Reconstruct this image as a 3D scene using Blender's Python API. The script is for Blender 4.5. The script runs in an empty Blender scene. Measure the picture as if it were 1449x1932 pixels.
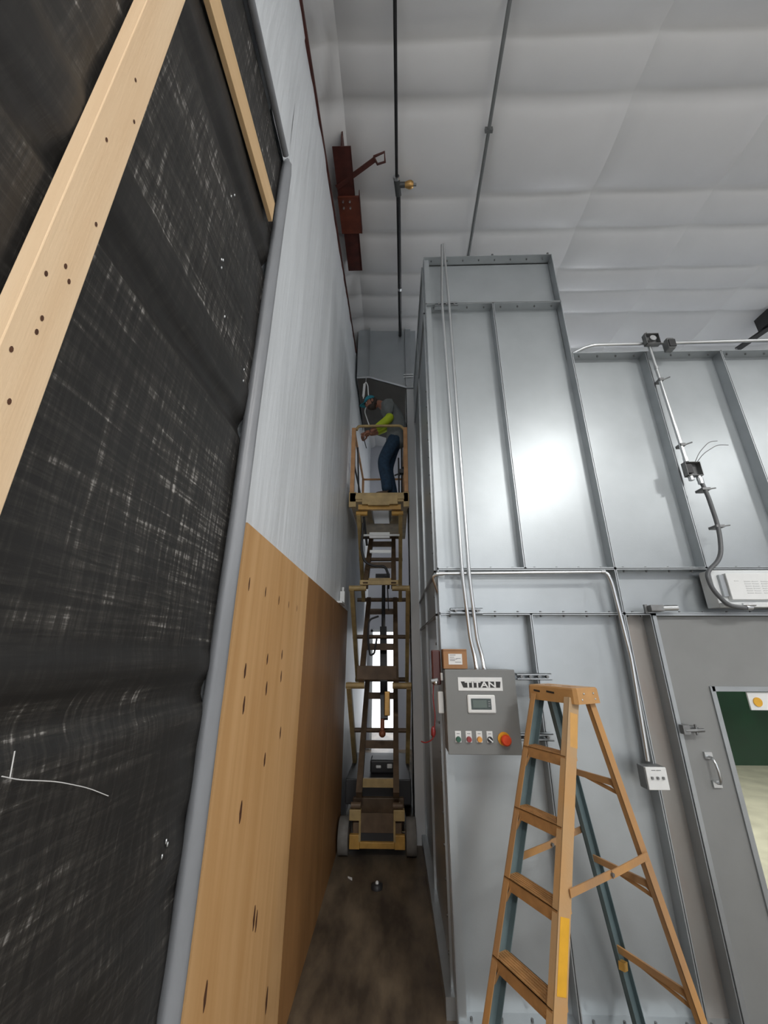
import bpy, bmesh, math, random
from mathutils import Vector, Matrix, noise
random.seed(7)
S = bpy.context.scene
C = S.collection
PI = math.pi

# ------------------------------------------------------------------ camera
FPX = 733.65
cd = bpy.data.cameras.new('camera'); cam = bpy.data.objects.new('camera', cd); C.objects.link(cam)
cd.sensor_fit = 'HORIZONTAL'; cd.sensor_width = 36.0; cd.lens = 36.0 * FPX / 1449.0
cd.clip_start = 0.02; cd.clip_end = 200
CAMZ = 1.93
pit, yaw, rol = math.radians(19.92), math.radians(1.57), math.radians(.18)
fw = Vector((-math.sin(yaw)*math.cos(pit), math.cos(yaw)*math.cos(pit), math.sin(pit)))
r0 = Vector((math.cos(yaw), math.sin(yaw), 0)); u0 = r0.cross(fw)
rt = r0*math.cos(rol)+u0*math.sin(rol); up = -r0*math.sin(rol)+u0*math.cos(rol)
cam.matrix_world = Matrix(((rt.x, up.x, -fw.x, 0), (rt.y, up.y, -fw.y, 0), (rt.z, up.z, -fw.z, CAMZ), (0, 0, 0, 1)))
S.camera = cam

# ------------------------------------------------------------------ world, lights, exposure
W = bpy.data.worlds.new('world'); S.world = W; W.use_nodes = True
bg = W.node_tree.nodes['Background']; bg.inputs[0].default_value = (.93, .96, 1, 1); bg.inputs[1].default_value = 3.0
S.view_settings.view_transform = 'Standard'; S.view_settings.look = 'None'
S.view_settings.exposure = -0.12; S.view_settings.gamma = 1.0; S.view_settings.use_curve_mapping = False
try: S.cycles.use_denoising = True
except Exception: pass
def lamp(name, loc, power, size, col=(1, .985, .955), rot=(0, 0, 0), sy=None):
    l = bpy.data.lights.new(name, 'AREA'); l.energy = power; l.size = size; l.color = col
    if sy: l.shape = 'RECTANGLE'; l.size_y = sy
    else: l.shape = 'DISK'
    o = bpy.data.objects.new(name, l); o.location = loc; o.rotation_euler = rot; C.objects.link(o); return o
# high-bay lamps under the roof (behind and to the right of the camera, and beyond the booth)
for i, (x, y) in enumerate([(4.0, -3.6), (-.1, -4.2), (8.5, -3.6), (9.5, 1.0), (4.0, -8.0)]):
    lamp('high_bay_light', (x, y, 6.6), 290 if i == 0 else 215, 1.1)
lamp('high_bay_light', (4.5, 9.3, 6.6), 260, 1.0)
lamp('booth_tube_light', (4.0, 4.7, 3.9), 150, 1.5, (1, .95, .8), sy=.3)
# unseen broad cool fill light just inside the closed rear wall
lamp('rear_fill_light', (3.0, -9.8, 2.2), 90, 4.5, (.9, .95, 1), (PI/2, 0, 0), 4.0)

# ------------------------------------------------------------------ materials
MATS = {}
def mat(name, col, rough=.5, metal=0., var=.0, vscale=8., bump=0., bscale=40., stretch=(1, 1, 1), spec=.5, col2=None, alpha=None):
    if name in MATS: return MATS[name]
    m = bpy.data.materials.new(name); m.use_nodes = True; MATS[name] = m
    nt = m.node_tree; N = nt.nodes; L = nt.links; b = N['Principled BSDF']
    b.inputs['Base Color'].default_value = (*col, 1); b.inputs['Roughness'].default_value = rough
    b.inputs['Metallic'].default_value = metal; b.inputs['Specular IOR Level'].default_value = spec
    tc = N.new('ShaderNodeTexCoord'); mp = N.new('ShaderNodeMapping'); mp.inputs['Scale'].default_value = stretch
    L.new(tc.outputs['Object'], mp.inputs[0])
    if var or col2:
        n = N.new('ShaderNodeTexNoise'); n.inputs['Scale'].default_value = vscale; n.inputs['Detail'].default_value = 5
        L.new(mp.outputs[0], n.inputs['Vector'])
        r = N.new('ShaderNodeValToRGB'); r.color_ramp.elements[0].position = .32; r.color_ramp.elements[1].position = .68
        c2 = col2 or tuple(min(1, c*(1+var)) for c in col); c1 = col if col2 else tuple(c*(1-var) for c in col)
        r.color_ramp.elements[0].color = (*c1, 1); r.color_ramp.elements[1].color = (*c2, 1)
        L.new(n.outputs['Fac'], r.inputs[0]); L.new(r.outputs[0], b.inputs['Base Color'])
    if bump:
        n2 = N.new('ShaderNodeTexNoise'); n2.inputs['Scale'].default_value = bscale; n2.inputs['Detail'].default_value = 4
        L.new(mp.outputs[0], n2.inputs['Vector'])
        bp = N.new('ShaderNodeBump'); bp.inputs['Strength'].default_value = bump; bp.inputs['Distance'].default_value = .01
        L.new(n2.outputs['Fac'], bp.inputs['Height']); L.new(bp.outputs[0], b.inputs['Normal'])
    return m

galv = mat('galvanized_sheet', (.43, .462, .478), .35, .58, .05, 3.0, .03, 120)
galv2 = mat('galvanized_trim', (.42, .445, .46), .38, .75, .06, 6.0)
emt = mat('conduit_steel', (.66, .68, .69), .28, .95, .04, 5)
dullsteel = mat('dull_steel', (.22, .225, .225), .5, .7, .12, 20)
doorgrey = mat('grey_door_paint', (.24, .245, .24), .45, .15, .04, 4)
boxgrey = mat('enclosure_grey', (.20, .205, .20), .5, 0, .03, 6)
poststrip = mat('bare_panel_strip', (.33, .32, .30), .45, .6, 0, 5, 0, 40, (1, 1, .3), .5, (.30, .25, .22))
vinyl = mat('white_vinyl_liner', (.80, .84, .87), .38, 0, .03, 2, .6, 5, (1, 3, .3))
ceilvinyl = mat('ceiling_vinyl', (.76, .765, .77), .36, 0, .02, 2, .12, 4)
greyvinyl = mat('grey_vinyl_wrap', (.22, .23, .245), .38, 0, .12, 6, .4, 14, (1, 1, .35))
blackp = mat('black_paint', (.018, .018, .02), .4, .1, .2, 12)
rubber = mat('dark_rubber', (.03, .03, .032), .5)
redsteel = mat('red_oxide_steel', (.075, .018, .013), .55, .1, .3, 9)
redplate = mat('red_oxide_plate', (.16, .038, .02), .55, .1, .25, 9)
lumber = mat('pine_lumber', (.88, .66, .43), .6, 0, 0, 3, .05, 30, (6, 6, .35), .3, (.80, .57, .35))
lumber_h = mat('pine_board', (.74, .52, .29), .6, 0, 0, 3, .05, 30, (6, .35, 6), .3, (.66, .44, .23))
knotm = mat('dark_knot', (.09, .035, .015), .6, 0, .3, 60)
cardb = mat('cardboard', (.36, .19, .09), .8, 0, .08, 12)
white = mat('white_plastic', (.75, .76, .75), .4, 0, .03, 10)
whitep = mat('white_painted_metal', (.70, .72, .72), .35, .1, .03, 6)
paper = mat('white_paper', (.78, .78, .77), .7, 0, .02, 10)
inkg = mat('grey_print', (.30, .30, .31), .7, 0, .1, 30)
ink = mat('black_print', (.02, .02, .02), .5)
lcd = mat('lcd_glass', (.035, .055, .05), .2, 0, .1, 20)
fgl = mat('ladder_fiberglass', (.50, .265, .095), .5, 0, 0, 5, .1, 60, (1, 1, .6), .4, (.38, .22, .11))
fgw = mat('ladder_worn_fiberglass', (.52, .29, .115), .55, 0, 0, 3.2, .1, 60, (1, 1, .8), .4, (.45, .32, .19))
teal = mat('ladder_web_grey', (.12, .17, .18), .5, 0, .12, 6)
step_m = mat('ladder_step_orange', (.46, .25, .10), .55, .1, .15, 20)
caporange = mat('ladder_cap_orange', (.50, .27, .10), .45, 0, .08, 14)
yellowlbl = mat('yellow_label', (.72, .38, .03), .4, 0, .06, 20)
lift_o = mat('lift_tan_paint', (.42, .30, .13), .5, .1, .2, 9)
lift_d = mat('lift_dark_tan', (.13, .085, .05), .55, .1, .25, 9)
lift_y = mat('lift_yellow_paint', (.48, .27, .06), .5, .1, .2, 9)
lift_or = mat('lift_orange_post', (.50, .27, .12), .5, .1, .15, 9)
tyre = mat('grey_solid_tyre', (.20, .19, .175), .7, 0, .12, 15)
brass = mat('brass', (.55, .33, .12), .35, .9, .1, 20)
redp = mat('red_plastic', (.20, .015, .015), .35)
jeans = mat('blue_denim', (.018, .045, .085), .85, 0, .25, 25, .2, 120)
shirt = mat('grey_cotton', (.17, .185, .185), .9, 0, .08, 20, .2, 60)
hiviz = mat('hi_vis_yellow', (.45, .58, .02), .7, 0, .1, 20)
skin = mat('skin', (.30, .13, .08), .55, 0, .1, 25)
hairm = mat('dark_hair', (.03, .018, .012), .7, 0, .3, 60)
capm = mat('teal_cap_cloth', (.02, .22, .29), .8, 0, .1, 30)
leather = mat('brown_leather', (.11, .07, .045), .6, 0, .2, 30)
greenm = mat('green_tarp', (.010, .062, .030), .7, 0, .25, 2)
palefl = mat('pale_booth_floor', (.80, .74, .66), .6, 0, .15, 3)
wallw = mat('pale_wall_liner', (.62, .63, .68), .6, 0, .03, 2)
green_b = mat('green_button', (.01, .09, .05), .3)
red_b = mat('red_button', (.30, .03, .03), .3)
amber_b = mat('amber_button', (.75, .33, .05), .3)
estop_r = mat('emergency_red', (.75, .07, .015), .35)
estop_y = mat('emergency_yellow', (.75, .33, .01), .4)

def special():
    # plywood: vertical grain on a Y-Z sheet, with knots
    m = bpy.data.materials.new('plywood'); m.use_nodes = True; nt = m.node_tree; N = nt.nodes; L = nt.links; b = N['Principled BSDF']
    tc = N.new('ShaderNodeTexCoord'); mp = N.new('ShaderNodeMapping'); mp.inputs['Scale'].default_value = (5, 5, .28)
    oi = N.new('ShaderNodeObjectInfo'); ad = N.new('ShaderNodeVectorMath'); ad.operation = 'ADD'
    L.new(tc.outputs['Object'], ad.inputs[0]); L.new(oi.outputs['Location'], ad.inputs[1])
    L.new(ad.outputs[0], mp.inputs[0])
    n = N.new('ShaderNodeTexNoise'); n.inputs['Scale'].default_value = 2.2; n.inputs['Detail'].default_value = 7; n.inputs['Distortion'].default_value = .6
    L.new(mp.outputs[0], n.inputs['Vector'])
    r = N.new('ShaderNodeValToRGB'); r.color_ramp.elements[0].position = .3; r.color_ramp.elements[1].position = .72
    r.color_ramp.elements[0].color = (.56, .31, .12, 1); r.color_ramp.elements[1].color = (.70, .43, .20, 1)
    L.new(n.outputs['Fac'], r.inputs[0])
    L.new(r.outputs[0], b.inputs['Base Color'])
    b.inputs['Roughness'].default_value = .55; MATS['plywood'] = m
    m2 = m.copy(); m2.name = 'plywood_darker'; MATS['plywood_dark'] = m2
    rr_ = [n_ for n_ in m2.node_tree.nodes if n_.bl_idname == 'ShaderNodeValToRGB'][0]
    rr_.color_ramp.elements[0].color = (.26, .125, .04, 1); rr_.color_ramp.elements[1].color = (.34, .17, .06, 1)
    # woven black mesh: slit-film weave running along Y and Z
    m = bpy.data.materials.new('woven_black_mesh'); m.use_nodes = True; nt = m.node_tree; N = nt.nodes; L = nt.links; b = N['Principled BSDF']
    tc = N.new('ShaderNodeTexCoord')
    def streak(sc, scale, lo, hi):
        mp = N.new('ShaderNodeMapping'); mp.inputs['Scale'].default_value = sc; L.new(tc.outputs['Object'], mp.inputs[0])
        n = N.new('ShaderNodeTexNoise'); n.inputs['Scale'].default_value = scale; n.inputs['Detail'].default_value = 4; n.inputs['Roughness'].default_value = .65
        L.new(mp.outputs[0], n.inputs['Vector'])
        mr = N.new('ShaderNodeMapRange'); mr.inputs[1].default_value = lo; mr.inputs[2].default_value = hi
        L.new(n.outputs['Fac'], mr.inputs[0]); return mr.outputs[0]
    def op(a, c, kind):
        q = N.new('ShaderNodeMath'); q.operation = kind
        for k, v in enumerate((a, c)):
            if isinstance(v, (int, float)): q.inputs[k].default_value = v
            else: L.new(v, q.inputs[k])
        return q.outputs[0]
    h1 = streak((1, 3.5, 75), 1.0, .44, .74)     # threads along Y
    v1 = streak((1, 75, 4), 1.0, .44, .74)     # threads along Z
    dots = streak((1, 60, 120), 1.0, .55, .75)
    big = streak((1, 1.6, 2.2), 1.3, .34, .62)
    w = op(op(h1, v1, 'MULTIPLY'), 1.3, 'MULTIPLY')
    w = op(w, op(op(h1, v1, 'MAXIMUM'), .30, 'MULTIPLY'), 'ADD')
    w = op(w, op(dots, op(h1, .5, 'MULTIPLY'), 'MULTIPLY'), 'ADD')
    w = op(w, op(op(big, .75, 'MULTIPLY'), .25, 'ADD'), 'MULTIPLY')
    # the cloth is taut and flat where it crosses a girt: the painted streaks fade there
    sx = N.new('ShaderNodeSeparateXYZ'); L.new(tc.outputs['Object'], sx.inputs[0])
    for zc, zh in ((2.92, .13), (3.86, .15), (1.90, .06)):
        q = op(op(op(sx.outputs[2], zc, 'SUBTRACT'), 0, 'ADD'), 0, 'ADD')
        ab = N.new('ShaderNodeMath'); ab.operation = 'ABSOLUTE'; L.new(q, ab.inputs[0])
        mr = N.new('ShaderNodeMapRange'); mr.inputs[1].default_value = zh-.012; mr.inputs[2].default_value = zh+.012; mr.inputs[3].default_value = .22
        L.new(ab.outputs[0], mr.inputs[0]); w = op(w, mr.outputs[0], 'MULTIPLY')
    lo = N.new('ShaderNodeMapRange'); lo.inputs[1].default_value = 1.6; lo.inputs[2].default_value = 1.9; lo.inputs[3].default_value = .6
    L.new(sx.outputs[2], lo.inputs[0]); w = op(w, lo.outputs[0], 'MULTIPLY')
    r = N.new('ShaderNodeValToRGB'); r.color_ramp.elements[0].color = (.020, .019, .018, 1); r.color_ramp.elements[1].color = (.50, .48, .455, 1)  # pale streaks: sheen and light through the slits, painted into the base colour
    r.color_ramp.elements[1].position = .9
    e = r.color_ramp.elements.new(.28); e.color = (.058, .054, .048, 1)
    L.new(w, r.inputs[0]); L.new(r.outputs[0], b.inputs['Base Color'])
    b.inputs['Roughness'].default_value = .45; b.inputs['Specular IOR Level'].default_value = .35
    bp = N.new('ShaderNodeBump'); bp.inputs['Strength'].default_value = .5; bp.inputs['Distance'].default_value = .004
    L.new(w, bp.inputs['Height']); L.new(bp.outputs[0], b.inputs['Normal']); MATS['weave'] = m
    # stained concrete
    m = bpy.data.materials.new('stained_concrete'); m.use_nodes = True; nt = m.node_tree; N = nt.nodes; L = nt.links; b = N['Principled BSDF']
    tc = N.new('ShaderNodeTexCoord')
    mp = N.new('ShaderNodeMapping'); mp.inputs['Scale'].default_value = (1.6, .6, 1); L.new(tc.outputs['Object'], mp.inputs[0])
    n = N.new('ShaderNodeTexNoise'); n.inputs['Scale'].default_value = 2.4; n.inputs['Detail'].default_value = 8; n.inputs['Roughness'].default_value = .6
    L.new(mp.outputs[0], n.inputs['Vector'])
    r = N.new('ShaderNodeValToRGB'); r.color_ramp.elements[0].position = .38; r.color_ramp.elements[1].position = .66
    r.color_ramp.elements[0].color = (.055, .040, .028, 1); r.color_ramp.elements[1].color = (.19, .145, .095, 1)
    L.new(n.outputs['Fac'], r.inputs[0])
    # oily traffic stain in the gap, unseen hall floor made paler to bounce light
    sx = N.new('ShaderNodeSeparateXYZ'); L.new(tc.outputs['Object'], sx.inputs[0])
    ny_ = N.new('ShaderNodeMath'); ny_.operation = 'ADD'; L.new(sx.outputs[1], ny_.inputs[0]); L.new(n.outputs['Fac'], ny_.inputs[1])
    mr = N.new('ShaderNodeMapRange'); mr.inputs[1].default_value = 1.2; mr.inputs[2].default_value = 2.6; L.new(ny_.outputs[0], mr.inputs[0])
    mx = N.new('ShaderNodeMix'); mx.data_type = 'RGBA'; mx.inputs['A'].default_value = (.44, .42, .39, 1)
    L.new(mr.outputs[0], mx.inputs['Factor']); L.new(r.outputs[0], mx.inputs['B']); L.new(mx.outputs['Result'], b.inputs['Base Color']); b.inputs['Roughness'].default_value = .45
    n2 = N.new('ShaderNodeTexNoise'); n2.inputs['Scale'].default_value = 45; n2.inputs['Detail'].default_value = 3
    bp = N.new('ShaderNodeBump'); bp.inputs['Strength'].default_value = .15; L.new(n2.outputs['Fac'], bp.inputs['Height']); L.new(bp.outputs[0], b.inputs['Normal'])
    MATS['concrete'] = m
    # clear window glass
    m = bpy.data.materials.new('window_glass'); m.use_nodes = True; nt = m.node_tree; N = nt.nodes; L = nt.links
    g = N.new('ShaderNodeBsdfGlossy'); g.inputs['Roughness'].default_value = .02; t = N.new('ShaderNodeBsdfTransparent'); t.inputs[0].default_value = (.93, .97, .95, 1)
    f = N.new('ShaderNodeFresnel'); f.inputs[0].default_value = 1.22; mx = N.new('ShaderNodeMixShader')
    L.new(f.outputs[0], mx.inputs[0]); L.new(t.outputs[0], mx.inputs[1]); L.new(g.outputs[0], mx.inputs[2]); L.new(mx.outputs[0], N['Material Output'].inputs[0])
    MATS['glass'] = m
special()
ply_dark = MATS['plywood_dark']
ply, weave, concrete, glassm = MATS['plywood'], MATS['weave'], MATS['concrete'], MATS['glass']

# ------------------------------------------------------------------ mesh helpers
SHRINK, LIFT = 1.0, 0.0      # size correction and raise of the current group, together a scaling about the camera
def shrunk(v): return (v[0]*SHRINK, v[1]*SHRINK, v[2]*SHRINK+LIFT)
class MB:
    def __init__(s): s.v = []; s.f = []; s.mi = []; s.sm = []
    def add(s, vs, fs, mi=0, smooth=False):
        o = len(s.v); s.v += [tuple(v) for v in vs]; s.f += [tuple(i+o for i in f) for f in fs]
        s.mi += [mi]*len(fs); s.sm += [smooth]*len(fs); return s
    def box(s, a, b, mi=0, bev=0):
        (x0, y0, z0), (x1, y1, z1) = [tuple(map(min, zip(a, b))), tuple(map(max, zip(a, b)))]
        if bev:
            bm = bmesh.new(); bmesh.ops.create_cube(bm, size=1)
            for v in bm.verts: v.co = Vector((x0+(v.co.x+.5)*(x1-x0), y0+(v.co.y+.5)*(y1-y0), z0+(v.co.z+.5)*(z1-z0)))
            bmesh.ops.bevel(bm, geom=bm.edges[:], offset=bev, segments=2, affect='EDGES', profile=.5)
            bm.verts.index_update(); s.add([v.co[:] for v in bm.verts], [[v.index for v in f.verts] for f in bm.faces], mi); bm.free(); return s
        vs = [(x0, y0, z0), (x1, y0, z0), (x1, y1, z0), (x0, y1, z0), (x0, y0, z1), (x1, y0, z1), (x1, y1, z1), (x0, y1, z1)]
        return s.add(vs, [(3, 2, 1, 0), (4, 5, 6, 7), (0, 1, 5, 4), (1, 2, 6, 5), (2, 3, 7, 6), (3, 0, 4, 7)], mi)
    def obox(s, p, q, w, h, side=(1, 0, 0), mi=0):
        # bar from p to q, width w along 'side', height h along the third axis
        p, q, sd = Vector(p), Vector(q), Vector(side); d = (q-p).normalized()
        sd = (sd - d*sd.dot(d)).normalized(); n = d.cross(sd)
        vs = []
        for c in (p, q):
            for a, b in ((-1, -1), (1, -1), (1, 1), (-1, 1)): vs.append((c+sd*a*w/2+n*b*h/2)[:])
        return s.add(vs, [(0, 3, 2, 1), (4, 5, 6, 7), (0, 1, 5, 4), (1, 2, 6, 5), (2, 3, 7, 6), (3, 0, 4, 7)], mi)
    def tube(s, pts, r, n=10, mi=0, cap=True):
        pts = [Vector(p) for p in pts]; rs = r if isinstance(r, (list, tuple)) else [r]*len(pts)
        base = len(s.v); prev = None; vs = []; fs = []
        for i, p in enumerate(pts):
            d = (pts[min(i+1, len(pts)-1)]-pts[max(i-1, 0)]).normalized()
            if prev is None:
                a = d.orthogonal().normalized()
            else:
                a = (prev-d*prev.dot(d)).normalized()
            prev = a; b = d.cross(a)
            for k in range(n):
                t = 2*PI*k/n; vs.append((p+(a*math.cos(t)+b*math.sin(t))*rs[i])[:])
        for i in range(len(pts)-1):
            for k in range(n):
                fs.append((i*n+k, i*n+(k+1) % n, (i+1)*n+(k+1) % n, (i+1)*n+k))
        s.add(vs, fs, mi, True)
        if cap:
            m = (len(pts)-1)*n
            s.add([vs[k] for k in range(n)], [tuple(range(n))[::-1]], mi); s.add([vs[m+k] for k in range(n)], [tuple(range(n))], mi)
        return s
    def sphere(s, c, r, mi=0, n=10):
        c = Vector(c); rr = r if isinstance(r, (tuple, list)) else (r, r, r); vs = [(c.x, c.y, c.z+rr[2])]; fs = []
        m = max(4, n//2+1)
        for i in range(1, m):
            for k in range(n):
                a, b = PI*i/m, 2*PI*k/n
                vs.append((c.x+rr[0]*math.sin(a)*math.cos(b), c.y+rr[1]*math.sin(a)*math.sin(b), c.z+rr[2]*math.cos(a)))
        vs.append((c.x, c.y, c.z-rr[2])); last = len(vs)-1
        for k in range(n): fs.append((0, 1+k, 1+(k+1) % n))
        for i in range(m-2):
            for k in range(n): fs.append((1+i*n+k, 1+(i+1)*n+k, 1+(i+1)*n+(k+1) % n, 1+i*n+(k+1) % n))
        for k in range(n): fs.append((last, 1+(m-2)*n+(k+1) % n, 1+(m-2)*n+k))
        return s.add(vs, fs, mi, True)
    def prism_y(s, poly, y0, y1, mi=0):
        n = len(poly); vs = [(x, y0, z) for x, z in poly]+[(x, y1, z) for x, z in poly]
        fs = [tuple(range(n)), tuple(range(2*n-1, n-1, -1))]+[(i, n+i, n+(i+1) % n, (i+1) % n) for i in range(n)]
        return s.add(vs, fs, mi)
    def grid(s, P, nu, nv, mi=0):
        vs = [P(i/nu, j/nv) for j in range(nv+1) for i in range(nu+1)]; w = nu+1
        return s.add(vs, [(j*w+i, j*w+i+1, (j+1)*w+i+1, (j+1)*w+i) for j in range(nv) for i in range(nu)], mi, True)
    def obj(s, name, m, parent=None):
        me = bpy.data.meshes.new(name); me.from_pydata([shrunk(v) for v in s.v], [], s.f)
        for x in (m if isinstance(m, (list, tuple)) else [m]): me.materials.append(x)
        me.polygons.foreach_set('material_index', s.mi); me.polygons.foreach_set('use_smooth', s.sm)
        bm = bmesh.new(); bm.from_mesh(me); bmesh.ops.recalc_face_normals(bm, faces=bm.faces); bm.to_mesh(me); bm.free()
        o = bpy.data.objects.new(name, me); C.objects.link(o)
        if parent:
            o.parent = parent; o.matrix_parent_inverse = Matrix.Translation(-parent_loc(parent))
        return o
def rounded(pts, rad=.06, n=5):
    pts = [Vector(p) for p in pts]; out = [pts[0]]
    for a, b, d in zip(pts, pts[1:], pts[2:]):
        e0 = (a-b).normalized(); e1 = (d-b).normalized(); r = min(rad, (a-b).length*.45, (d-b).length*.45)
        p0, p1 = b+e0*r, b+e1*r
        for k in range(n+1):
            t = k/n; out.append(p0*(1-t)**2+b*2*t*(1-t)+p1*t*t)
    out.append(pts[-1]); return out
def parent_loc(p):
    return Vector(p.location)
def tag(o, label=None, cat=None, group=None, kind=None):
    if label: o['label'] = label
    if cat: o['category'] = cat
    if group: o['group'] = group
    if kind: o['kind'] = kind
    return o
def thing(name, label, cat, loc=(0, 0, 0), group=None):
    o = bpy.data.objects.new(name, None); o.location = loc; o.empty_display_size = .1; C.objects.link(o)
    return tag(o, label, cat, group)
def part(mb, name, m, parent, label=None, kind=None):
    return tag(mb.obj(name, m, parent), label, None, None, kind)
def struct(mb, name, m, label=None):
    o = mb.obj(name, m); o['kind'] = 'structure'
    if label: o['label'] = label
    return o

CEIL = 7.3; WX = -.625
# ------------------------------------------------------------------ the room
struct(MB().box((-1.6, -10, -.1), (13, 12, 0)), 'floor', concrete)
WTOP = lambda y: 6.22+(y-1.32)*.135
wl = MB()
def wallP(u, v):
    y = 1.5+u*10.5; z = v*WTOP(y)
    w = noise.noise((y*2.3, z*.28, 3.1))*.014+noise.noise((y*7, z*.5, 8.1))*.007+noise.noise((y*1.1+z*.5, z*1.3, 1.1))*.008
    if z < 2.46: w = min(w, 0)*.2
    return (WX-.012+min(w, .016), y, z)
wl.grid(wallP, 150, 60)
def wallN(u, v):
    y = -10+u*11.5; z0 = 4.66; z = z0+v*(WTOP(y)-z0)
    w = noise.noise((y*2.3, z*.28, 3.1))*.012+noise.noise((y*6+z*2, z*.7, 8.1))*.007
    return (WX-.012+min(w, .016), y, z)
wl.grid(wallN, 90, 16)
wl.box((-.95, 1.3, 0), (-.70, 12, 5.9)).box((-.95, -10, 0), (-.80, 1.5, 5.9))
wall_left = struct(wl, 'wall_left', vinyl)
for i in range(3):
    y0 = 1.525+i*1.22
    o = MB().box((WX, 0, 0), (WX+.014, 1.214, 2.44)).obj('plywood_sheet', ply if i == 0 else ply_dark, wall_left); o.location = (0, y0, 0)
    if i == 0:
        kn = MB()
        for ky, kz, rw, rh in [(.17, 1.86, .010, .03), (.45, 1.9, .009, .026), (.70, 1.92, .009, .026), (.2, 1.73, .010, .035), (.48, 1.77, .010, .032), (.72, 1.81, .009, .03), (.30, 1.34, .012, .04), (.56, 1.46, .011, .03), (.80, 1.53, .01, .03), (.62, .86, .012, .045), (.66, .83, .01, .04), (.33, .55, .02, .05), (.38, .53, .012, .055), (.24, .56, .009, .03), (.95, .40, .015, .05), (.10, 2.20, .006, .03), (.32, 2.20, .006, .025), (.55, 2.19, .006, .025), (.75, 2.19, .005, .02), (.95, 2.19, .005, .02), (.15, .90, .01, .04)]:
            n = 10
            kn.add([(WX+.0148, ky+rw*math.cos(2*PI*k/n)*(1+.3*math.sin(3*k)), kz+rh*math.sin(2*PI*k/n)) for k in range(n)], [tuple(range(n))])
        ko = kn.obj('knots', knotm); ko.parent = o; ko['kind'] = 'stuff'
struct(MB().box((-1.6, 9.5, 2.40), (13, 9.7, CEIL+.2)).box((-1.6, 9.5, 0), (-.52, 9.7, 2.4)).box((-.02, 9.5, 0), (13, 9.7, 2.4)), 'wall_back', wallw)
struct(MB().box((-.56, 9.46, 0), (-.51, 9.5, 2.44)).box((-.03, 9.46, 0), (.02, 9.5, 2.44)).box((-.56, 9.46, 2.39), (.02, 9.5, 2.44)), 'trim_1', whitep)
struct(MB().box((13, -10, 0), (13.2, 12, CEIL+.2)), 'wall_right', wallw)
struct(MB().box((-1.6, -10.2, 0), (13, -10, CEIL+.2)), 'wall_rear', wallw)
struct(MB().box((-1.8, -10, 0), (-1.6, 12, CEIL+.2)), 'wall_outer', wallw)
ceil = struct(MB().box((-1.7, -10.1, CEIL+.18), (13.1, 12, CEIL+.25)), 'ceiling', dullsteel)
YL = [-10, -8.6, -8.1, -6.9, -6.4, -5.1, -4.7, -3.4, -3.0, -1.7, -1.25, 0.0, .45, 1.90, 2.33, 3.24, 3.69, 4.29, 4.67, 5.1, 5.9, 6.3, 7.4, 7.8, 9.0, 9.5]
XL = [-.50, 1.05, 2.47, 3.96, 5.42, 6.9, 8.4, 9.9, 11.4, 13.0]
def blanket(x0, x1, nx, zedge=0, crease=0):
    mb = MB(); ys = []
    for a, b in zip(YL, YL[1:]):
        n = 10 if b > 0 else 4
        ys += [(a+(b-a)*k/n, a, b) for k in range(n)]
    ys.append((YL[-1], YL[-2], YL[-1])); rows = []
    for (y, a, b) in ys:
        t = (y-a)/(b-a); sag = (b-a)*.125*math.sin(PI*t)**.62
        for i in range(nx+1):
            s = i/nx; e = (4*s*(1-s))**.4
            x = x0+(x1-x0)*s
            z = CEIL+.03-sag*(.55+.45*e)-.022*e+.012*noise.noise((x*1.5, y*1.5, 2))+zedge*(1-s)
            if crease: z += crease*e*(noise.noise((x*5+y*1.2, y*.8, 5))+.5*abs(noise.noise((x*9+y*3, y*1.1, 8))))
            rows.append((x, y, z))
    w = nx+1
    mb.add(rows, [(j*w+i, j*w+i+1, (j+1)*w+i+1, (j+1)*w+i) for j in range(len(ys)-1) for i in range(nx)], 0, True)
    return mb.obj('insulation_blanket', ceilvinyl, ceil)
blanket(-1.5, XL[0], 26, -.25, .10)
for a, b in zip(XL, XL[1:]): blanket(a, b, 14)

# ------------------------------------------------------------------ black woven curtain on the left
cur = thing('mesh_curtain', 'black woven mesh curtain with grey padded edge covering opening on left', 'curtain', (-.65, .5, 0))
MX = -.655
def prof(z):
    # sheet lies over girts, hollow between them
    d = 0
    for zb, zt in ((2.90, 3.05), (3.86, 4.02), (1.86, 1.93), (.9, 1.0)):
        if zb-.11 < z < zb: d -= .022*math.sin(PI*(z-zb+.11)/.11)
        if zb <= z <= zt: d += .008*math.sin(PI*(z-zb)/(zt-zb))**.4
    return d
def curP(u, v):
    y = -2.2+u*3.65; z = v*4.64
    w = noise.noise((y*1.4, z*1.4, 7))*.012+noise.noise((y*5+z*3, z*4-y*2, 2))*.006
    if z < 1.84: w += abs(noise.noise((y*3+z*2.2, z*3.1-y*1.4, 9)))*.03*min(1, (1.84-z)*3)
    if 3.0 < z < 3.9: w += noise.noise((y*14+z*5, z*14-y*6, 2))*.006
    return (MX+prof(z)+w, y, z)
part(MB().grid(curP, 90, 230), 'fabric', weave, cur)
er = MB(); pr = []
for k in range(14):
    t = 2*PI*k/14; c, s_ = math.cos(t), math.sin(t)
    pr.append((abs(c)**1.35*math.copysign(.034, c), abs(s_)**1.35*math.copysign(.034, s_)))
zs = [0]+[.12*i for i in range(1, 39)]+[4.66, 4.69, 4.70]; vs = []
for i, z in enumerate(zs):
    k = 1 if z < 4.66 else (.8 if z < 4.69 else .35)
    for j, (a, b) in enumerate(pr):
        q = 1+.06*noise.noise((j*1.7, z*3.5, 1))
        vs.append((-.624+a*k*q+.003*noise.noise((z*1.2, 3, 3)), 1.452+b*k*q+.006*noise.noise((z*.8, 1, 1)), z))
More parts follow.
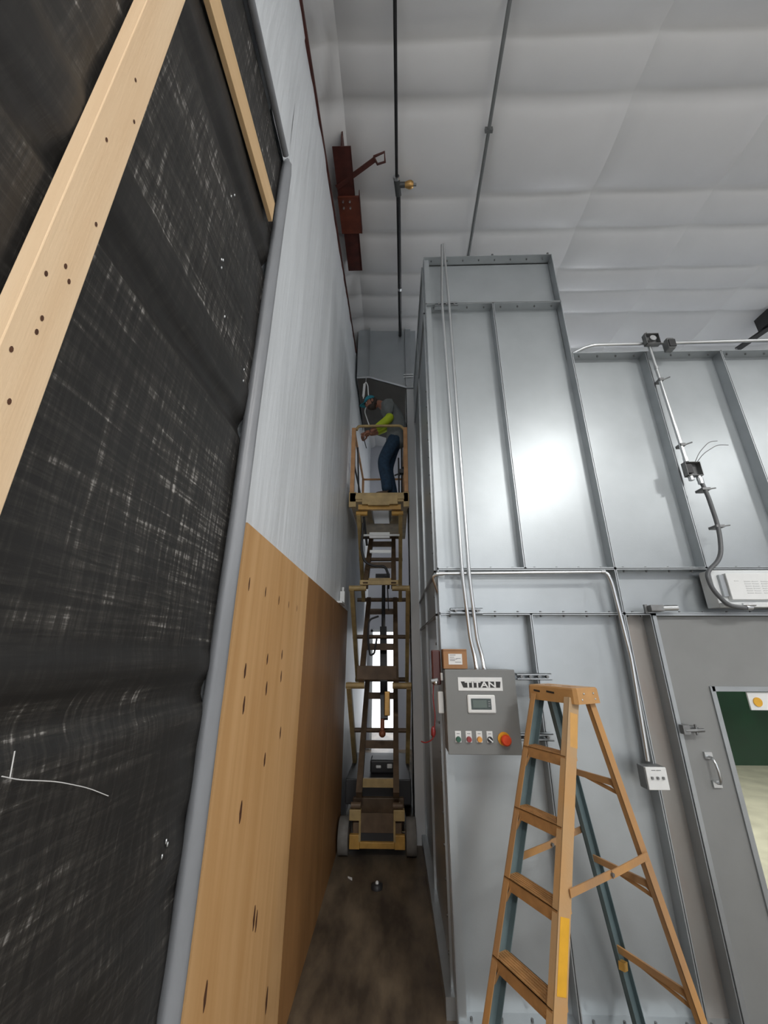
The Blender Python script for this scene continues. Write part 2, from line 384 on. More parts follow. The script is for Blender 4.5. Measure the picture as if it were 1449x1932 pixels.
fs = [(i*14+j, i*14+(j+1) % 14, (i+1)*14+(j+1) % 14, (i+1)*14+j) for i in range(len(zs)-1) for j in range(14)]
fs += [tuple(range(14)), tuple((len(zs)-1)*14+j for j in range(14))]
er.add(vs, fs, 0, True); part(er, 'edge_roll', greyvinyl, cur, 'grey padded vinyl edge roll')
part(MB().tube([(-.62, -2.2, 4.63), (-.62, .2, 4.63), (-.615, 1.40, 4.64)], .018, 8), 'top_roll', greyvinyl, cur)
# glints of light at pin holes in the sheet, added as shiny beads
gl = MB()
for (y, z) in [(1.00, 3.62), (1.02, 3.66), (1.02, 3.30), (1.03, 3.27), (1.11, 3.12), (1.33, 3.06), (1.34, 3.01), (1.30, 1.44), (1.31, 1.43), (1.29, 1.41), (1.03, 3.31)]:
    gl.sphere((MX+.022, y, z), (.003, .004, .007), 0, 6)
part(gl, 'pinhole_glint', emt, cur, 'glints of light at pin holes in the fabric', 'stuff')
seam = rounded([(-.632, .715, 1.742), (-.632, .75, 1.728), (-.631, .836, 1.703), (-.632, .927, 1.668), (-.633, 1.002, 1.632)], .03, 4)
part(MB().tube(seam, .0009, 6).tube([(-.632, .726, 1.775), (-.632, .731, 1.736)], .0010, 6), 'loose_thread', paper, cur, 'pale loose thread')

post = thing('wooden_post', 'pale pine upright stud standing in front of the black curtain', 'post', (-.63, .5, 0))
pm = MB().box((-.640, .458, 0), (-.604, .548, 4.60), 0, .002)
part(pm, 'stud', lumber, post)
kn = MB()
for ky, kz in [(.50, 3.2), (.53, 3.1), (.49, 2.95), (.505, 2.60), (.52, 2.58), (.50, 2.47), (.50, 2.44), (.475, 2.38), (.53, 2.75), (.51, 2.20), (.525, 2.11), (.50, 2.30), (.53, 2.03), (.515, 2.05), (.48, 2.55)]:
    kn.add([(-.6035, ky+.0035*math.cos(2*PI*k/8), kz+.006*math.sin(2*PI*k/8)) for k in range(8)], [tuple(range(8))])
part(kn, 'knots', knotm, post, None, 'stuff')
tag(MB().box((-.640, .552, 4.02), (-.618, 1.36, 4.16), 0, .002).obj('wooden_board', lumber_h), 'long pine board fixed level across the top of the black curtain', 'board')

# ------------------------------------------------------------------ paint booth
SHRINK, LIFT = .967, .064; BASE = -.066    # booth, its fittings and the ladder, shrunk and raised: z = BASE is the floor
YF, YS = 3.07, 3.17
K = YF/2.52
def fx(x, y=YF): return x*y/2.52
def fz(z, y=YF): return CAMZ+(z-CAMZ)*y/2.52
booth = thing('paint_booth', 'large galvanized sheet metal booth with tall corner tower, flanged panels and door', 'booth', (2, 3.2, 0))
c = [.341, 1.036, 1.735, 2.44, 3.15, 3.86, 4.57, 5.28, 5.99, 6.70, 7.41, 8.12, 8.83]; XE = c[-1]
R1, R2, RT, T1, T2 = 2.215, 2.56, 4.68, 5.34, 6.02
bolts = MB()
def front_panel(x0, x1, z0, z1, m=galv):
    mb = MB(); g = .0025; t = .007
    mb.box((x0+g, YS, z0+g), (x1-g, YS+.012, z1-g))
    mb.box((x0+g, YF, z0+g), (x0+g+t, YS, z1-g), 1).box((x1-g-t, YF, z0+g), (x1-g, YS, z1-g), 1)
    mb.box((x0+g, YF, z0+g), (x1-g, YS, z0+g+t), 1).box((x0+g, YF, z1-g-t), (x1-g, YS, z1-g), 1)
    o = part(mb, 'panel', [m, galv2], booth)
    n = max(2, int((x1-x0)/.17))
    for k in range(n):
        x = x0+(k+.5)*(x1-x0)/n
        for z, s_ in ((z0+.010, 1), (z1-.010, -1)): bolts.tube([(x, YF+.045, z), (x, YF+.045, z+s_*.012)], .008, 6)
    return o
front_panel(c[0], c[1], BASE, R1); front_panel(c[1], c[2], BASE, R1)
front_panel(c[2], 1.935, BASE, R1, poststrip)
front_panel(c[0], c[2], R1, R2); front_panel(c[2], c[4], R1, R2); front_panel(c[4], c[6], R1, R2); front_panel(c[6], c[8], R1, R2); front_panel(c[8], c[10], R1, R2); front_panel(c[10], c[12], R1, R2)
front_panel(c[0], c[1], R2, T1); front_panel(c[1], c[2], R2, T1); front_panel(c[0], c[2], T1, T2)
for i in range(2, 12): front_panel(c[i], c[i+1], R2, RT)
for i in range(4, 12): front_panel(c[i], c[i+1], BASE, R1)
# corridor side panels: flanges stick out towards -X
def side_panel(y0, y1, z0, z1, xs=.345, xf=.326):
    mb = MB(); g = .0025; t = .007
    mb.box((xs, y0+g, z0+g), (xs+.012, y1-g, z1-g))
    mb.box((xf, y0+g, z0+g), (xs, y0+g+t, z1-g), 1).box((xf, y1-g-t, z0+g), (xs, y1-g, z1-g), 1)
    mb.box((xf, y0+g, z0+g), (xs, y1-g, z0+g+t), 1).box((xf, y0+g, z1-g-t), (xs, y1-g, z1-g), 1)
    part(mb, 'panel', [galv, galv2], booth)
    n = max(2, int((z1-z0)/.2))
    for k in range(n):
        z = z0+(k+.5)*(z1-z0)/n
        bolts.tube([(xf+.05, y0+.011, z), (xf+.05, y0+.026, z)], .008, 6)
ys_ = [3.19, 4.24, 5.29]
for a, b in zip(ys_, ys_[1:]):
    for z0, z1 in ((BASE, R1), (R1, R2), (R2, T1), (T1, T2)): side_panel(a, b, z0, z1)
for a, b in ((5.6, 6.5), (6.5, 7.6), (7.6, 8.8)):
    for z0, z1 in ((BASE, R1), (R1, RT)): side_panel(a, b, z0, z1)
part(MB().box((.341, 3.10, BASE), (.40, 3.185, T2)), 'corner_angle', galv, booth)
part(MB().box((.285, 3.12, BASE), (.345, 5.29, BASE+.10)), 'base_channel', galv2, booth)
for k in range(24): bolts.tube([(.333, 3.36, .1+k*.19), (.345, 3.36, .1+k*.19)], .010, 6)
part(MB().box((.203, 5.29, BASE), (.215, 5.6, 5.98)).box((.203, 5.29, BASE), (.40, 5.302, 5.98)), 'corner_channel', mat('pale_grey_paint', (.60, .61, .62), .5), booth)
part(MB().box((.40, YS, T2-.02), (c[2], 5.29, T2)).box((c[2]-.012, YS, RT), (c[2], 5.29, T2)).box((.40, 5.28, RT), (c[2], 5.29, T2)), 'tower_roof', galv, booth)
part(MB().box((.40, 3.19, RT-.03), (XE, 8.8, RT)), 'roof_sheet', galv, booth)
part(MB().box((.40, 8.8, BASE), (XE, 8.82, RT)).box((XE-.012, YS, BASE), (XE, 8.8, RT)), 'rear_sheet', wallw, booth)
part(MB().box((.42, 3.2, BASE), (XE-.02, 8.79, BASE+.02)), 'booth_floor', palefl, booth)
part(MB().box((.5, 8.70, BASE), (XE-.05, 8.76, 4.2)), 'green_lining', greenm, booth, 'dark green lining at the back inside')
for x in (fx(.905), fx(1.40)): bolts.tube([(x, YF+.03, T2), (x, YF+.03, T2+.05)], .012, 8)
part(bolts, 'bolts', dullsteel, booth, None, 'stuff')
# door, one leaf
DX0, DX1 = 1.965, 3.14; WXL, WXR, WZ0, WZ1 = 2.255, 2.86, .35, 1.70
dm = MB()
dm.box((DX0, 3.10, BASE+.02), (WXL, 3.145, R1-.02)).box((WXR, 3.10, BASE+.02), (DX1, 3.145, R1-.02)).box((WXL, 3.10, BASE+.02), (WXR, 3.145, WZ0)).box((WXL, 3.10, WZ1), (WXR, 3.145, R1-.02))
door = part(dm, 'door', doorgrey, booth, 'plain grey painted door')
fm = MB()
for a, b in (((WXL-.012, WZ0-.012), (WXL+.02, WZ1+.012)), ((WXR-.02, WZ0-.012), (WXR+.012, WZ1+.012)), ((WXL, WZ0-.012), (WXR, WZ0+.02)), ((WXL, WZ1-.02), (WXR, WZ1+.012))):
    fm.box((a[0], 3.088, a[1]), (b[0], 3.155, b[1]))
part(fm, 'window_frame', galv2, door)
part(MB().box((WXL+.01, 3.118, WZ0+.01), (WXR-.01, 3.124, WZ1-.01)), 'window_pane', glassm, door)
hm = MB().tube([(2.115, 3.10, 1.28), (2.115, 3.06, 1.275), (2.118, 3.045, 1.245), (2.122, 3.04, 1.20), (2.125, 3.045, 1.155), (2.127, 3.06, 1.13), (2.128, 3.10, 1.125)], .009, 8)
hm.box((2.09, 3.085, 1.265), (2.14, 3.10, 1.305)).box((2.10, 3.085, 1.10), (2.155, 3.10, 1.14))
part(hm, 'handle', emt, door, 'bright bent pull handle')
lm = MB().box((1.945, 3.02, 1.42), (1.99, 3.10, 1.475)).box((1.99, 3.05, 1.425), (2.07, 3.10, 1.465), 0, .006).tube([(1.96, 3.03, 1.44), (2.085, 3.03, 1.445)], .012, 8).tube([(2.035, 3.03, 1.415), (2.035, 3.03, 1.48)], .008, 8)
part(lm, 'latch', dullsteel, door, 'dull steel slide latch')
sgn = part(MB().box((2.50, 3.105, 1.56), (2.72, 3.116, 1.675)), 'window_sign', white, door, 'small white sign with yellow disc')
fr = MB().box((1.935, 3.06, BASE), (1.962, 3.17, R1)).box((1.935, 3.06, R1-.016), (DX1, 3.17, R1))
part(fr, 'door_frame', galv2, booth)
yd = MB().tube([(2.555, 3.098, 1.612), (2.555, 3.108, 1.612)], .03, 16)
part(yd, 'sign_disc', yellowlbl, booth, 'yellow disc on the window sign')

SHRINK, LIFT = 1.0, 0.0
# ------------------------------------------------------------------ duct across the corridor
duct = thing('exhaust_duct', 'grey sheet metal exhaust duct spanning the gap below the roof, above the worker', 'duct', (-.1, 5.3, 6.2))
dp = [(-.605, 6.24), (-.395, 6.245), (.225, 6.03), (.39, 6.03), (.39, 7.26), (-.605, 7.26)]
part(MB().prism_y(dp, 5.32, 7.1), 'duct_body', galv, duct)
part(MB().prism_y([(-.60, 6.228), (-.395, 6.233), (.225, 6.018), (.385, 6.018), (.385, 6.026), (.225, 6.027), (-.395, 6.242), (-.60, 6.237)], 5.34, 7.1), 'underside', mat('underside_shade_brown', (.085, .078, .070), .7, 0, .1, 4), duct, 'dark brown underside with painted-in shade')  # shade below the duct, put in as a dark brown sheet
fl = MB().obox((-.605, 5.31, 6.242), (-.395, 5.31, 6.247), .03, .012, (0, 1, 0)).obox((-.395, 5.31, 6.247), (.225, 5.31, 6.032), .03, .012, (0, 1, 0)).obox((.225, 5.31, 6.032), (.39, 5.31, 6.032), .03, .012, (0, 1, 0))
part(fl, 'bottom_flange', emt, duct)
part(MB().box((-.405, 5.27, 6.25), (-.395, 5.33, 7.26)), 'rib', galv2, duct)
part(MB().box((.205, 5.29, 6.04), (.30, 5.325, 7.26)).box((.205, 5.27, 6.04), (.215, 5.32, 7.26)), 'side_rib', galv2, duct)
part(MB().tube([(.17, 5.28, 6.26), (.33, 5.28, 6.262)], .010, 8).tube([(.17, 5.28, 6.21), (.33, 5.28, 6.212)], .008, 8), 'tie_rod', emt, duct)

SHRINK, LIFT = .967, .064
# ------------------------------------------------------------------ conduits, boxes and brackets on the booth front
def conduit(name, pts, r, label, cat='conduit', m=emt, rad=.08, coup=(), group=None):
    t = thing(name, label, cat, pts[0], group)
    part(MB().tube(rounded(pts, rad), r, 10), 'pipe', m, t)
    for p, q in coup: part(MB().tube([p, q], r*1.28, 10), 'coupling', emt, t)
    return t
YC = 3.0
conduit('steel_conduit', [(.540, YC, 6.10), (.50, YC, 5.30), (.524, YC, 2.5), (.552, YC, 2.02), (.572, YC, 1.92), (.576, 2.96, 1.80)], .0145, 'left of two silver conduits rising side by side from the control box up the tower', coup=(((.576, 2.96, 1.80), (.576, 2.961, 1.835)),))
conduit('steel_conduit', [(.556, YC, 6.11), (.570, YC, 5.30), (.576, YC, 2.5), (.600, YC, 2.02), (.624, YC, 1.92), (.628, 2.96, 1.80)], .0145, 'right of two silver conduits rising side by side from the control box up the tower', coup=(((.628, 2.96, 1.80), (.628, 2.961, 1.835)),))
conduit('steel_conduit', [(.36, 3.16, 2.36), (.30, 3.06, 2.50), (.36, 3.035, 2.515), (1.645, 3.035, 2.525), (1.668, 3.035, 2.44), (1.70, 3.035, 1.9), (1.675, 3.035, 1.26)], .014, 'silver conduit running level from the booth corner then bending down to the switch box', rad=.055, coup=(((1.60, 3.035, 2.525), (1.63, 3.035, 2.525)), ((.33, 3.04, 2.512), (.38, 3.035, 2.515))))
conduit('steel_conduit', [(c[2]+.02, 3.12, 4.70), (1.90, 3.04, 4.735), (6.0, 3.04, 4.79)], .016, 'upper silver conduit running level along the top edge of the booth')
conduit('steel_conduit', [(2.448, 3.02, 4.68), (2.478, 3.02, 3.46)], .015, 'silver conduit dropping down the rib from roof edge to the open wire box', coup=(((2.478, 3.02, 3.46), (2.478, 3.02, 3.50)), ((2.455, 3.02, 4.42), (2.456, 3.02, 4.45))))
def strut_bracket(x0, x1, z, y0, label, holes=3):
    t = thing('strut_bracket', label, 'bracket', (x0, y0, z))
    part(MB().box((x0, y0, z+.018), (x1, y0+.06, z+.022)).box((x0, y0, z-.022), (x1, y0+.06, z-.018)).box((x0, y0+.055, z-.022), (x1, y0+.06, z+.022)).box((x0, y0, z-.022), (x1, y0+.004, z-.010)).box((x0, y0, z+.010), (x1, y0+.004, z+.022)), 'channel', galv2, t)
    for k in range(holes):
        x = x0+(k+.5)*(x1-x0)/holes
        part(MB().tube([(x, y0-.006, z), (x, y0+.03, z)], .010, 6), 'bolt', dullsteel, t)
    return t
strut_bracket(.43, .66, fz(4.70, 3.03), 3.005, 'slotted steel bracket holding the two conduits near the top of the tower')
strut_bracket(.42, .66, R1+.012, 3.005, 'slotted steel bracket holding the two conduits above the cardboard box')
strut_bracket(.86, 1.10, 1.775, 2.99, 'slotted steel rail sticking out right of the control box behind the ladder cap', 4)
strut_bracket(.83, 1.06, 1.40, 2.99, 'slotted steel rail low behind the ladder, beside the control box bottom', 3)
# straps that clip the drop conduit to the rib
for z, x in ((4.30, 2.462), (3.62, 2.482)):
    t = thing('conduit_clip', 'small steel clip holding the drop conduit to the rib, %s' % ('upper one' if z > 4 else 'just above the open wire box'), 'clip', (x, 3.02, z), 'conduit clips on the rib')
    part(MB().box((x-.02, 3.0, z-.012), (x+.02, 3.07, z+.012)), 'strap', dullsteel, t); part(MB().tube([(x+.02, 3.015, z), (x+.07, 2.99, z+.012)], .006, 6), 'screw', dullsteel, t)
def wirebox(name, x, y, z, w, h, label, open_=True, d=.05):
    t = thing(name, label, 'junction box', (x, y, z))
    mb = MB().box((x-w/2, y+d-.004, z-h/2), (x+w/2, y+d, z+h/2))
    for a, b in (((x-w/2, z-h/2), (x-w/2+.004, z+h/2)), ((x+w/2-.004, z-h/2), (x+w/2, z+h/2)), ((x-w/2, z-h/2), (x+w/2, z-h/2+.004)), ((x-w/2, z+h/2-.004), (x+w/2, z+h/2))):
        mb.box((a[0], y, a[1]), (b[0], y+d, b[1]))
    part(mb, 'box_body', dullsteel, t)
    return t
jb = wirebox('junction_box', 2.505, 2.99, 3.385, .125, .125, 'open dark steel wire box on the booth rib with loose wires above it')
part(MB().box((2.455, 3.0, 3.35), (2.50, 3.03, 3.43)), 'device_plate', blackp, jb)
for dx in (-.03, .035): part(MB().tube([(2.505+dx, 3.015, 3.325), (2.505+dx, 3.015, 3.285)], .02, 8), 'connector', emt, jb)
part(MB().tube(rounded([(2.53, 3.0, 3.44), (2.56, 2.96, 3.52), (2.64, 2.93, 3.60), (2.70, 2.92, 3.60)], .06), .003, 5).tube(rounded([(2.545, 3.0, 3.44), (2.58, 2.95, 3.50), (2.68, 2.91, 3.56), (2.76, 2.90, 3.55)], .06), .003, 5), 'loose_wire', dullsteel, jb, 'two loose grey wires')
jt = wirebox('junction_box', 2.465, 2.97, 4.745, .13, .12, 'dark steel conduit box on the top edge of the booth at the rib')
part(MB().tube([(2.465, 2.965, 4.745), (2.465, 2.985, 4.745)], .03, 10), 'cover_knob', emt, jt); part(MB().tube([(2.45, 3.0, 4.80), (2.44, 3.0, 4.84)], .006, 6), 'screw', dullsteel, jt)
t = thing('conduit_fitting', 'small dark cast fitting on booth top edge right of the conduit box', 'fitting', (2.64, 3.0, 4.68))
part(MB().box((2.60, 2.98, 4.64), (2.67, 3.06, 4.76), 0, .012), 'housing', dullsteel, t); part(MB().box((2.605, 2.97, 4.65), (2.665, 2.98, 4.73)), 'cover', rubber, t)
# flexible whip from the open box down to the white fixture
wh = thing('flexible_conduit', 'dark grey flexible conduit looping from the open wire box to the white fixture', 'conduit', (2.54, 3.0, 3.3))
wp = rounded([(2.54, 3.01, 3.30), (2.555, 3.0, 3.15), (2.565, 3.0, 2.85), (2.50, 2.98, 2.62), (2.33, 2.95, 2.50), (2.33, 2.94, 2.38), (2.41, 2.94, 2.26), (2.52, 2.95, 2.245), (2.56, 2.97, 2.248)], .12, 6)
part(MB().tube(wp, .016, 10), 'hose', mat('grey_flex', (.10, .105, .11), .4), wh)
for p, q in (((2.54, 3.01, 3.30), (2.541, 3.01, 3.25)), ((2.55, 2.965, 2.247), (2.60, 2.975, 2.25))): part(MB().tube([p, q], .022, 8), 'connector', emt, wh)
for z in (3.20, 2.88):
    x = 2.55 if z > 3 else 2.57
    part(MB().box((x-.03, 2.985, z-.01), (x+.035, 3.07, z+.01)).tube([(x+.03, 3.0, z), (x+.08, 2.99, z+.005)], .005, 6), 'strap', dullsteel, wh)
# white fixture above the door
fxr = thing('light_fixture', 'white metal light fixture with printed diagram above the booth door', 'fixture', (2.8, 3.05, 2.37))
FY = 2.96
part(MB().box((2.40, 3.0, 2.255), (3.35, 3.12, 2.53), 0, .006).box((2.40, FY, 2.25), (3.35, 3.0, 2.285), 0, .004), 'housing', whitep, fxr)
part(MB().box((2.48, FY+.005, 2.305), (3.30, 3.0, 2.50), 0, .004), 'cover', white, fxr)
part(MB().box((2.44, FY+.02, 2.33), (2.475, 3.0, 2.49)), 'end_plate', galv2, fxr)
pd = MB()
for x0, x1 in ((2.60, 2.645), (2.655, 2.70), (2.72, 2.775), (2.785, 2.83)):
    for k in range(6): pd.box((x0, FY+.003, 2.35+k*.017), (x1, FY+.005, 2.356+k*.017))
pd.box((2.53, FY+.003, 2.44), (2.56, FY+.005, 2.444))
part(pd, 'diagram', mat('pale_print', (.60, .61, .61), .6), fxr, None, 'stuff')
part(MB().tube([(2.53, FY-.004, 2.268), (2.62, FY-.004, 2.268)], .011, 8), 'clasp', emt, fxr)
hg = thing('door_hinge', 'dull steel slide bolt on the booth seam above the door corner', 'hinge', (1.95, 3.0, 2.25))
part(MB().box((1.90, 3.0, 2.225), (2.00, 3.07, 2.272), 0, .006), 'bracket', dullsteel, hg); part(MB().tube([(1.99, 3.02, 2.25), (2.10, 3.02, 2.252)], .022, 10), 'barrel', emt, hg); part(MB().box((1.885, 3.05, 2.215), (1.905, 3.07, 2.28)), 'end_plate', dullsteel, hg)
# disconnect switch at the bottom of the long conduit
sw = thing('switch_box', 'small white cover switch box at the bottom end of the long conduit', 'switch', (1.67, 3.0, 1.2))
part(MB().box((1.60, 2.965, 1.115), (1.735, 3.045, 1.245), 0, .004), 'box_body', dullsteel, sw)
part(MB().box((1.605, 2.955, 1.118), (1.735, 2.966, 1.243), 0, .004), 'cover_plate', white, sw)
tg = MB()
for x in (1.635, 1.67, 1.705): tg.box((x-.006, 2.945, 1.178), (x+.006, 2.957, 1.192))
tg.box((1.64, 2.953, 1.225), (1.665, 2.956, 1.228)).box((1.67, 2.953, 1.225), (1.70, 2.956, 1.228)); part(tg, 'toggle', dullsteel, sw, None, 'stuff')

# ------------------------------------------------------------------ control box
BY = 2.88
def bx(x): return x*BY/2.52
def bz(z): return CAMZ+(z-CAMZ)*BY/2.52
cb = thing('control_box', 'grey control enclosure with white TITAN name plate, display and buttons', 'control box', (bx(.5), 3.0, bz(1.4)))
part(MB().box((bx(.299), BY+.02, bz(1.397)), (bx(.709), 3.06, bz(1.836)), 0, .006), 'enclosure', boxgrey, cb)
part(MB().box((bx(.297), BY, bz(1.395)), (bx(.711), BY+.018, bz(1.838)), 0, .004), 'door', boxgrey, cb)
sx0, sx1, sz0, sz1 = bx(.372), bx(.632), bz(1.722), bz(1.795)
pl = part(MB().box((sx0, BY-.004, sz0), (sx1, BY, sz1), 0, .001), 'name_plate', white, cb, 'white plate reading TITAN')
def text(body, size, loc, m, parent, name='lettering', shear=0, sx=1.0, bold=0):
    cu = bpy.data.curves.new(name, 'FONT'); cu.body = body; cu.size = size; cu.extrude = .0006; cu.shear = shear; cu.offset = bold
    cu.align_x = 'CENTER'; cu.align_y = 'CENTER'
    o = bpy.data.objects.new(name, cu); C.objects.link(o)
    bpy.context.view_layer.update()
    me = bpy.data.meshes.new_from_object(o.evaluated_get(bpy.context.evaluated_depsgraph_get()))
    bpy.data.objects.remove(o); me.materials.append(m)
    me.transform(Matrix.Translation(Vector(loc)) @ Matrix.Rotation(PI/2, 4, 'X') @ Matrix.Diagonal((sx, 1, 1, 1)))
    for v in me.vertices: v.co = shrunk(v.co)
    q = bpy.data.objects.new(name, me); C.objects.link(q); q.parent = parent; q.matrix_parent_inverse = Matrix.Translation(-Vector(parent.location)) if parent.type == 'EMPTY' else Matrix.Identity(4)
    return q
scx = (sx0+sx1)/2; szc = (sz0+sz1)/2
part(MB().add([(sx0+.018, BY-.0052, szc+.016), (sx1-.012, BY-.0052, szc+.016), (sx1-.018, BY-.0052, szc-.022), (sx0+.034, BY-.0052, szc-.022)], [(0, 1, 2, 3)]), 'name_band', ink, pl)
lt = text('TITAN', .050, (scx+.002, BY-.0062, szc-.005), white, pl, 'lettering', 0, 1.45, .0012)
# operator display
lf = part(MB().box((bx(.420), BY-.012, bz(1.605)), (bx(.581), BY, bz(1.702)), 0, .008), 'display', white, cb, 'white framed display')
part(MB().box((bx(.440), BY-.0135, bz(1.624)), (bx(.556), BY-.011, bz(1.682))), 'screen', lcd, lf)
part(MB().box((bx(.450), BY-.0145, bz(1.634)), (bx(.530), BY-.013, bz(1.674))), 'screen_glass', mat('lcd_grey', (.10, .135, .12), .3), lf)
kb = MB()
for k in range(3): kb.box((bx(.538), BY-.0145, bz(1.640+.012*k)), (bx(.550), BY-.013, bz(1.646+.012*k)))
part(kb, 'key', dullsteel, lf)
for x, m, nm in ((.356, green_b, 'green push button'), (.416, red_b, 'red push button'), (.475, amber_b, 'amber push button'), (.534, blackp, 'black selector knob')):
    X, Z = bx(x), bz(1.472)
    b_ = part(MB().tube([(X, BY, Z), (X, BY-.012, Z), (X, BY-.022, Z)], [.0175, .017, .0145], 14), 'push_button', m, cb, nm)
    part(MB().box((X-.019, BY-.003, Z-.018), (X+.019, BY, Z+.047)), 'legend_plate', white, b_)
    part(MB().box((X-.010, BY-.0045, Z+.030), (X+.010, BY-.003, Z+.034)), 'legend_print', inkg, b_)
    if 'selector' in nm: part(MB().obox((X-.012, BY-.024, Z+.010), (X+.012, BY-.024, Z-.010), .006, .007, (0, 1, 0)), 'selector_lever', white, b_)
X, Z = bx(.618), bz(1.472)
es = part(MB().tube([(X, BY, Z), (X, BY-.018, Z), (X, BY-.02, Z), (X, BY-.038, Z), (X, BY-.046, Z)], [.014, .014, .031, .033, .024], 18), 'emergency_stop', estop_r, cb, 'red emergency stop button on yellow disc')
part(MB().tube([(X-.006, BY, Z+.004), (X-.006, BY-.008, Z+.004)], .040, 18), 'stop_disc', estop_y, es)
for z in (1.70, 1.52): part(MB().tube([(bx(.300), BY+.012, bz(z)-.03), (bx(.300), BY+.012, bz(z)+.03)], .009, 8), 'hinge', dullsteel, cb)
# cardboard box on top of the control box, against the corner
cbx0, cbx1, cbz0, cbz1 = .340, .505, bz(1.838)+.002, bz(1.838)+.132
kt = thing('cardboard_box', 'small brown cardboard carton with white label standing on the control box', 'carton', (.42, 2.97, cbz0))
part(MB().box((cbx0, 2.925, cbz0), (cbx1, 3.04, cbz1), 0, .002), 'carton', cardb, kt)
kl = part(MB().box((cbx0+.035, 2.9225, cbz0+.028), (cbx0+.13, 2.925, cbz0+.098)), 'shipping_label', paper, kt)
pr_ = MB()
for z, a, b in ((.088, .045, .085), (.074, .045, .075), (.062, .045, .095), (.052, .045, .08), (.042, .08, .122), (.066, .09, .12)): pr_.box((cbx0+a, 2.921, cbz0+z), (cbx0+b, 2.9226, cbz0+z+.004))
part(pr_, 'label_print', inkg, kl)
part(MB().box((cbx0, 2.9235, cbz1-.012), (cbx1, 2.9255, cbz1-.010)), 'tape_edge', knotm, kt)
# red strobe, plug and cord at the booth corner
rs = thing('alarm_strobe', 'dark red alarm sounder with silver lens on the booth corner left of the control box', 'alarm', (.30, 3.02, 1.7))
part(MB().box((.262, 2.98, 1.72), (.325, 3.06, 1.95), 0, .01), 'housing', mat('dark_red', (.07, .014, .010), .4), rs); part(MB().tube([(.255, 2.975, 1.745), (.30, 2.968, 1.755)], .014, 8).sphere((.285, 2.965, 1.735), .016), 'lens', emt, rs)
wo = thing('wall_plug', 'narrow white plug adapter under the red alarm sounder', 'plug', (.318, 2.98, 1.57))
part(MB().box((.295, 2.95, 1.545), (.332, 3.02, 1.68), 0, .006), 'plug_body', white, wo); part(MB().box((.318, 2.94, 1.75), (.334, 3.0, 1.80), 0, .004), 'upper_plug', white, wo)
rc = thing('red_cord', 'red coiled cord hanging down beside the booth corner', 'cord', (.27, 2.99, 1.72))
cpts = rounded([(.272, 2.99, 1.74), (.262, 2.985, 1.62), (.275, 2.985, 1.53), (.262, 2.98, 1.44), (.24, 2.98, 1.40), (.255, 2.98, 1.47), (.268, 2.98, 1.42), (.245, 2.98, 1.38), (.20, 3.0, 1.36), (.175, 3.02, 1.365)], .05, 5)
part(MB().tube(cpts, .004, 6), 'cord', redp, rc); part(MB().sphere((.256, 2.98, 1.43), (.016, .012, .035)), 'connector', redp, rc)

# ------------------------------------------------------------------ step ladder
lx, ly, zt, phi = .994, 2.583, 1.748, math.radians(208.96)
U = Vector((math.cos(phi), math.sin(phi), 0)); V = Vector((-math.sin(phi), math.cos(phi), 0))
def LP(u, v, z): return Vector((lx, ly, 0))+U*u+V*v+Vector((0, 0, z))
def fr_(s, z): d = zt-z; return (.047+.361*d, s*(.13+.037*d))
def rr_(s, z): d = zt-z; return (-.047-.255*d, s*(.137+.041*d))
lad = thing('step_ladder', 'orange fiberglass step ladder standing open in front of the booth', 'ladder', (lx, ly, 0))
def channel(p, q, out, fwdv, wid, fl_, t, m, name, label=None, back=0):
    # C section: web faces 'out', flanges point inward; wid across fwdv
    p, q = Vector(p), Vector(q); d = (q-p).normalized(); out = (out-d*out.dot(d)).normalized(); n = d.cross(out).normalized()
    mb = MB()
    if n.dot(fwdv) < 0: n = -n
    for a, b, cc, dd, mi in ((-wid/2, wid/2, 0, t, 1), (-wid/2, -wid/2+t, -fl_, t, back), (wid/2-t, wid/2, -fl_, t, 0)):
        vs = []
        for e in (p, q):
            for k, l in ((a, cc), (b, cc), (b, dd), (a, dd)): vs.append((e+n*k+out*l)[:])
        mb.add(vs, [(0, 1, 2, 3), (7, 6, 5, 4), (0, 4, 5, 1), (1, 5, 6, 2), (2, 6, 7, 3), (3, 7, 4, 0)], mi)
    # outer skin is the worn orange; web inside is grey
    vs = []
    for e in (p, q):
        for k, l in ((-wid/2, t), (wid/2, t), (wid/2, t+.0015), (-wid/2, t+.0015)): vs.append((e+n*k+out*l)[:])
    mb.add(vs, [(0, 1, 2, 3), (7, 6, 5, 4), (0, 4, 5, 1), (1, 5, 6, 2), (2, 6, 7, 3), (3, 7, 4, 0)], 0)
    return part(mb, name, m, lad, label)
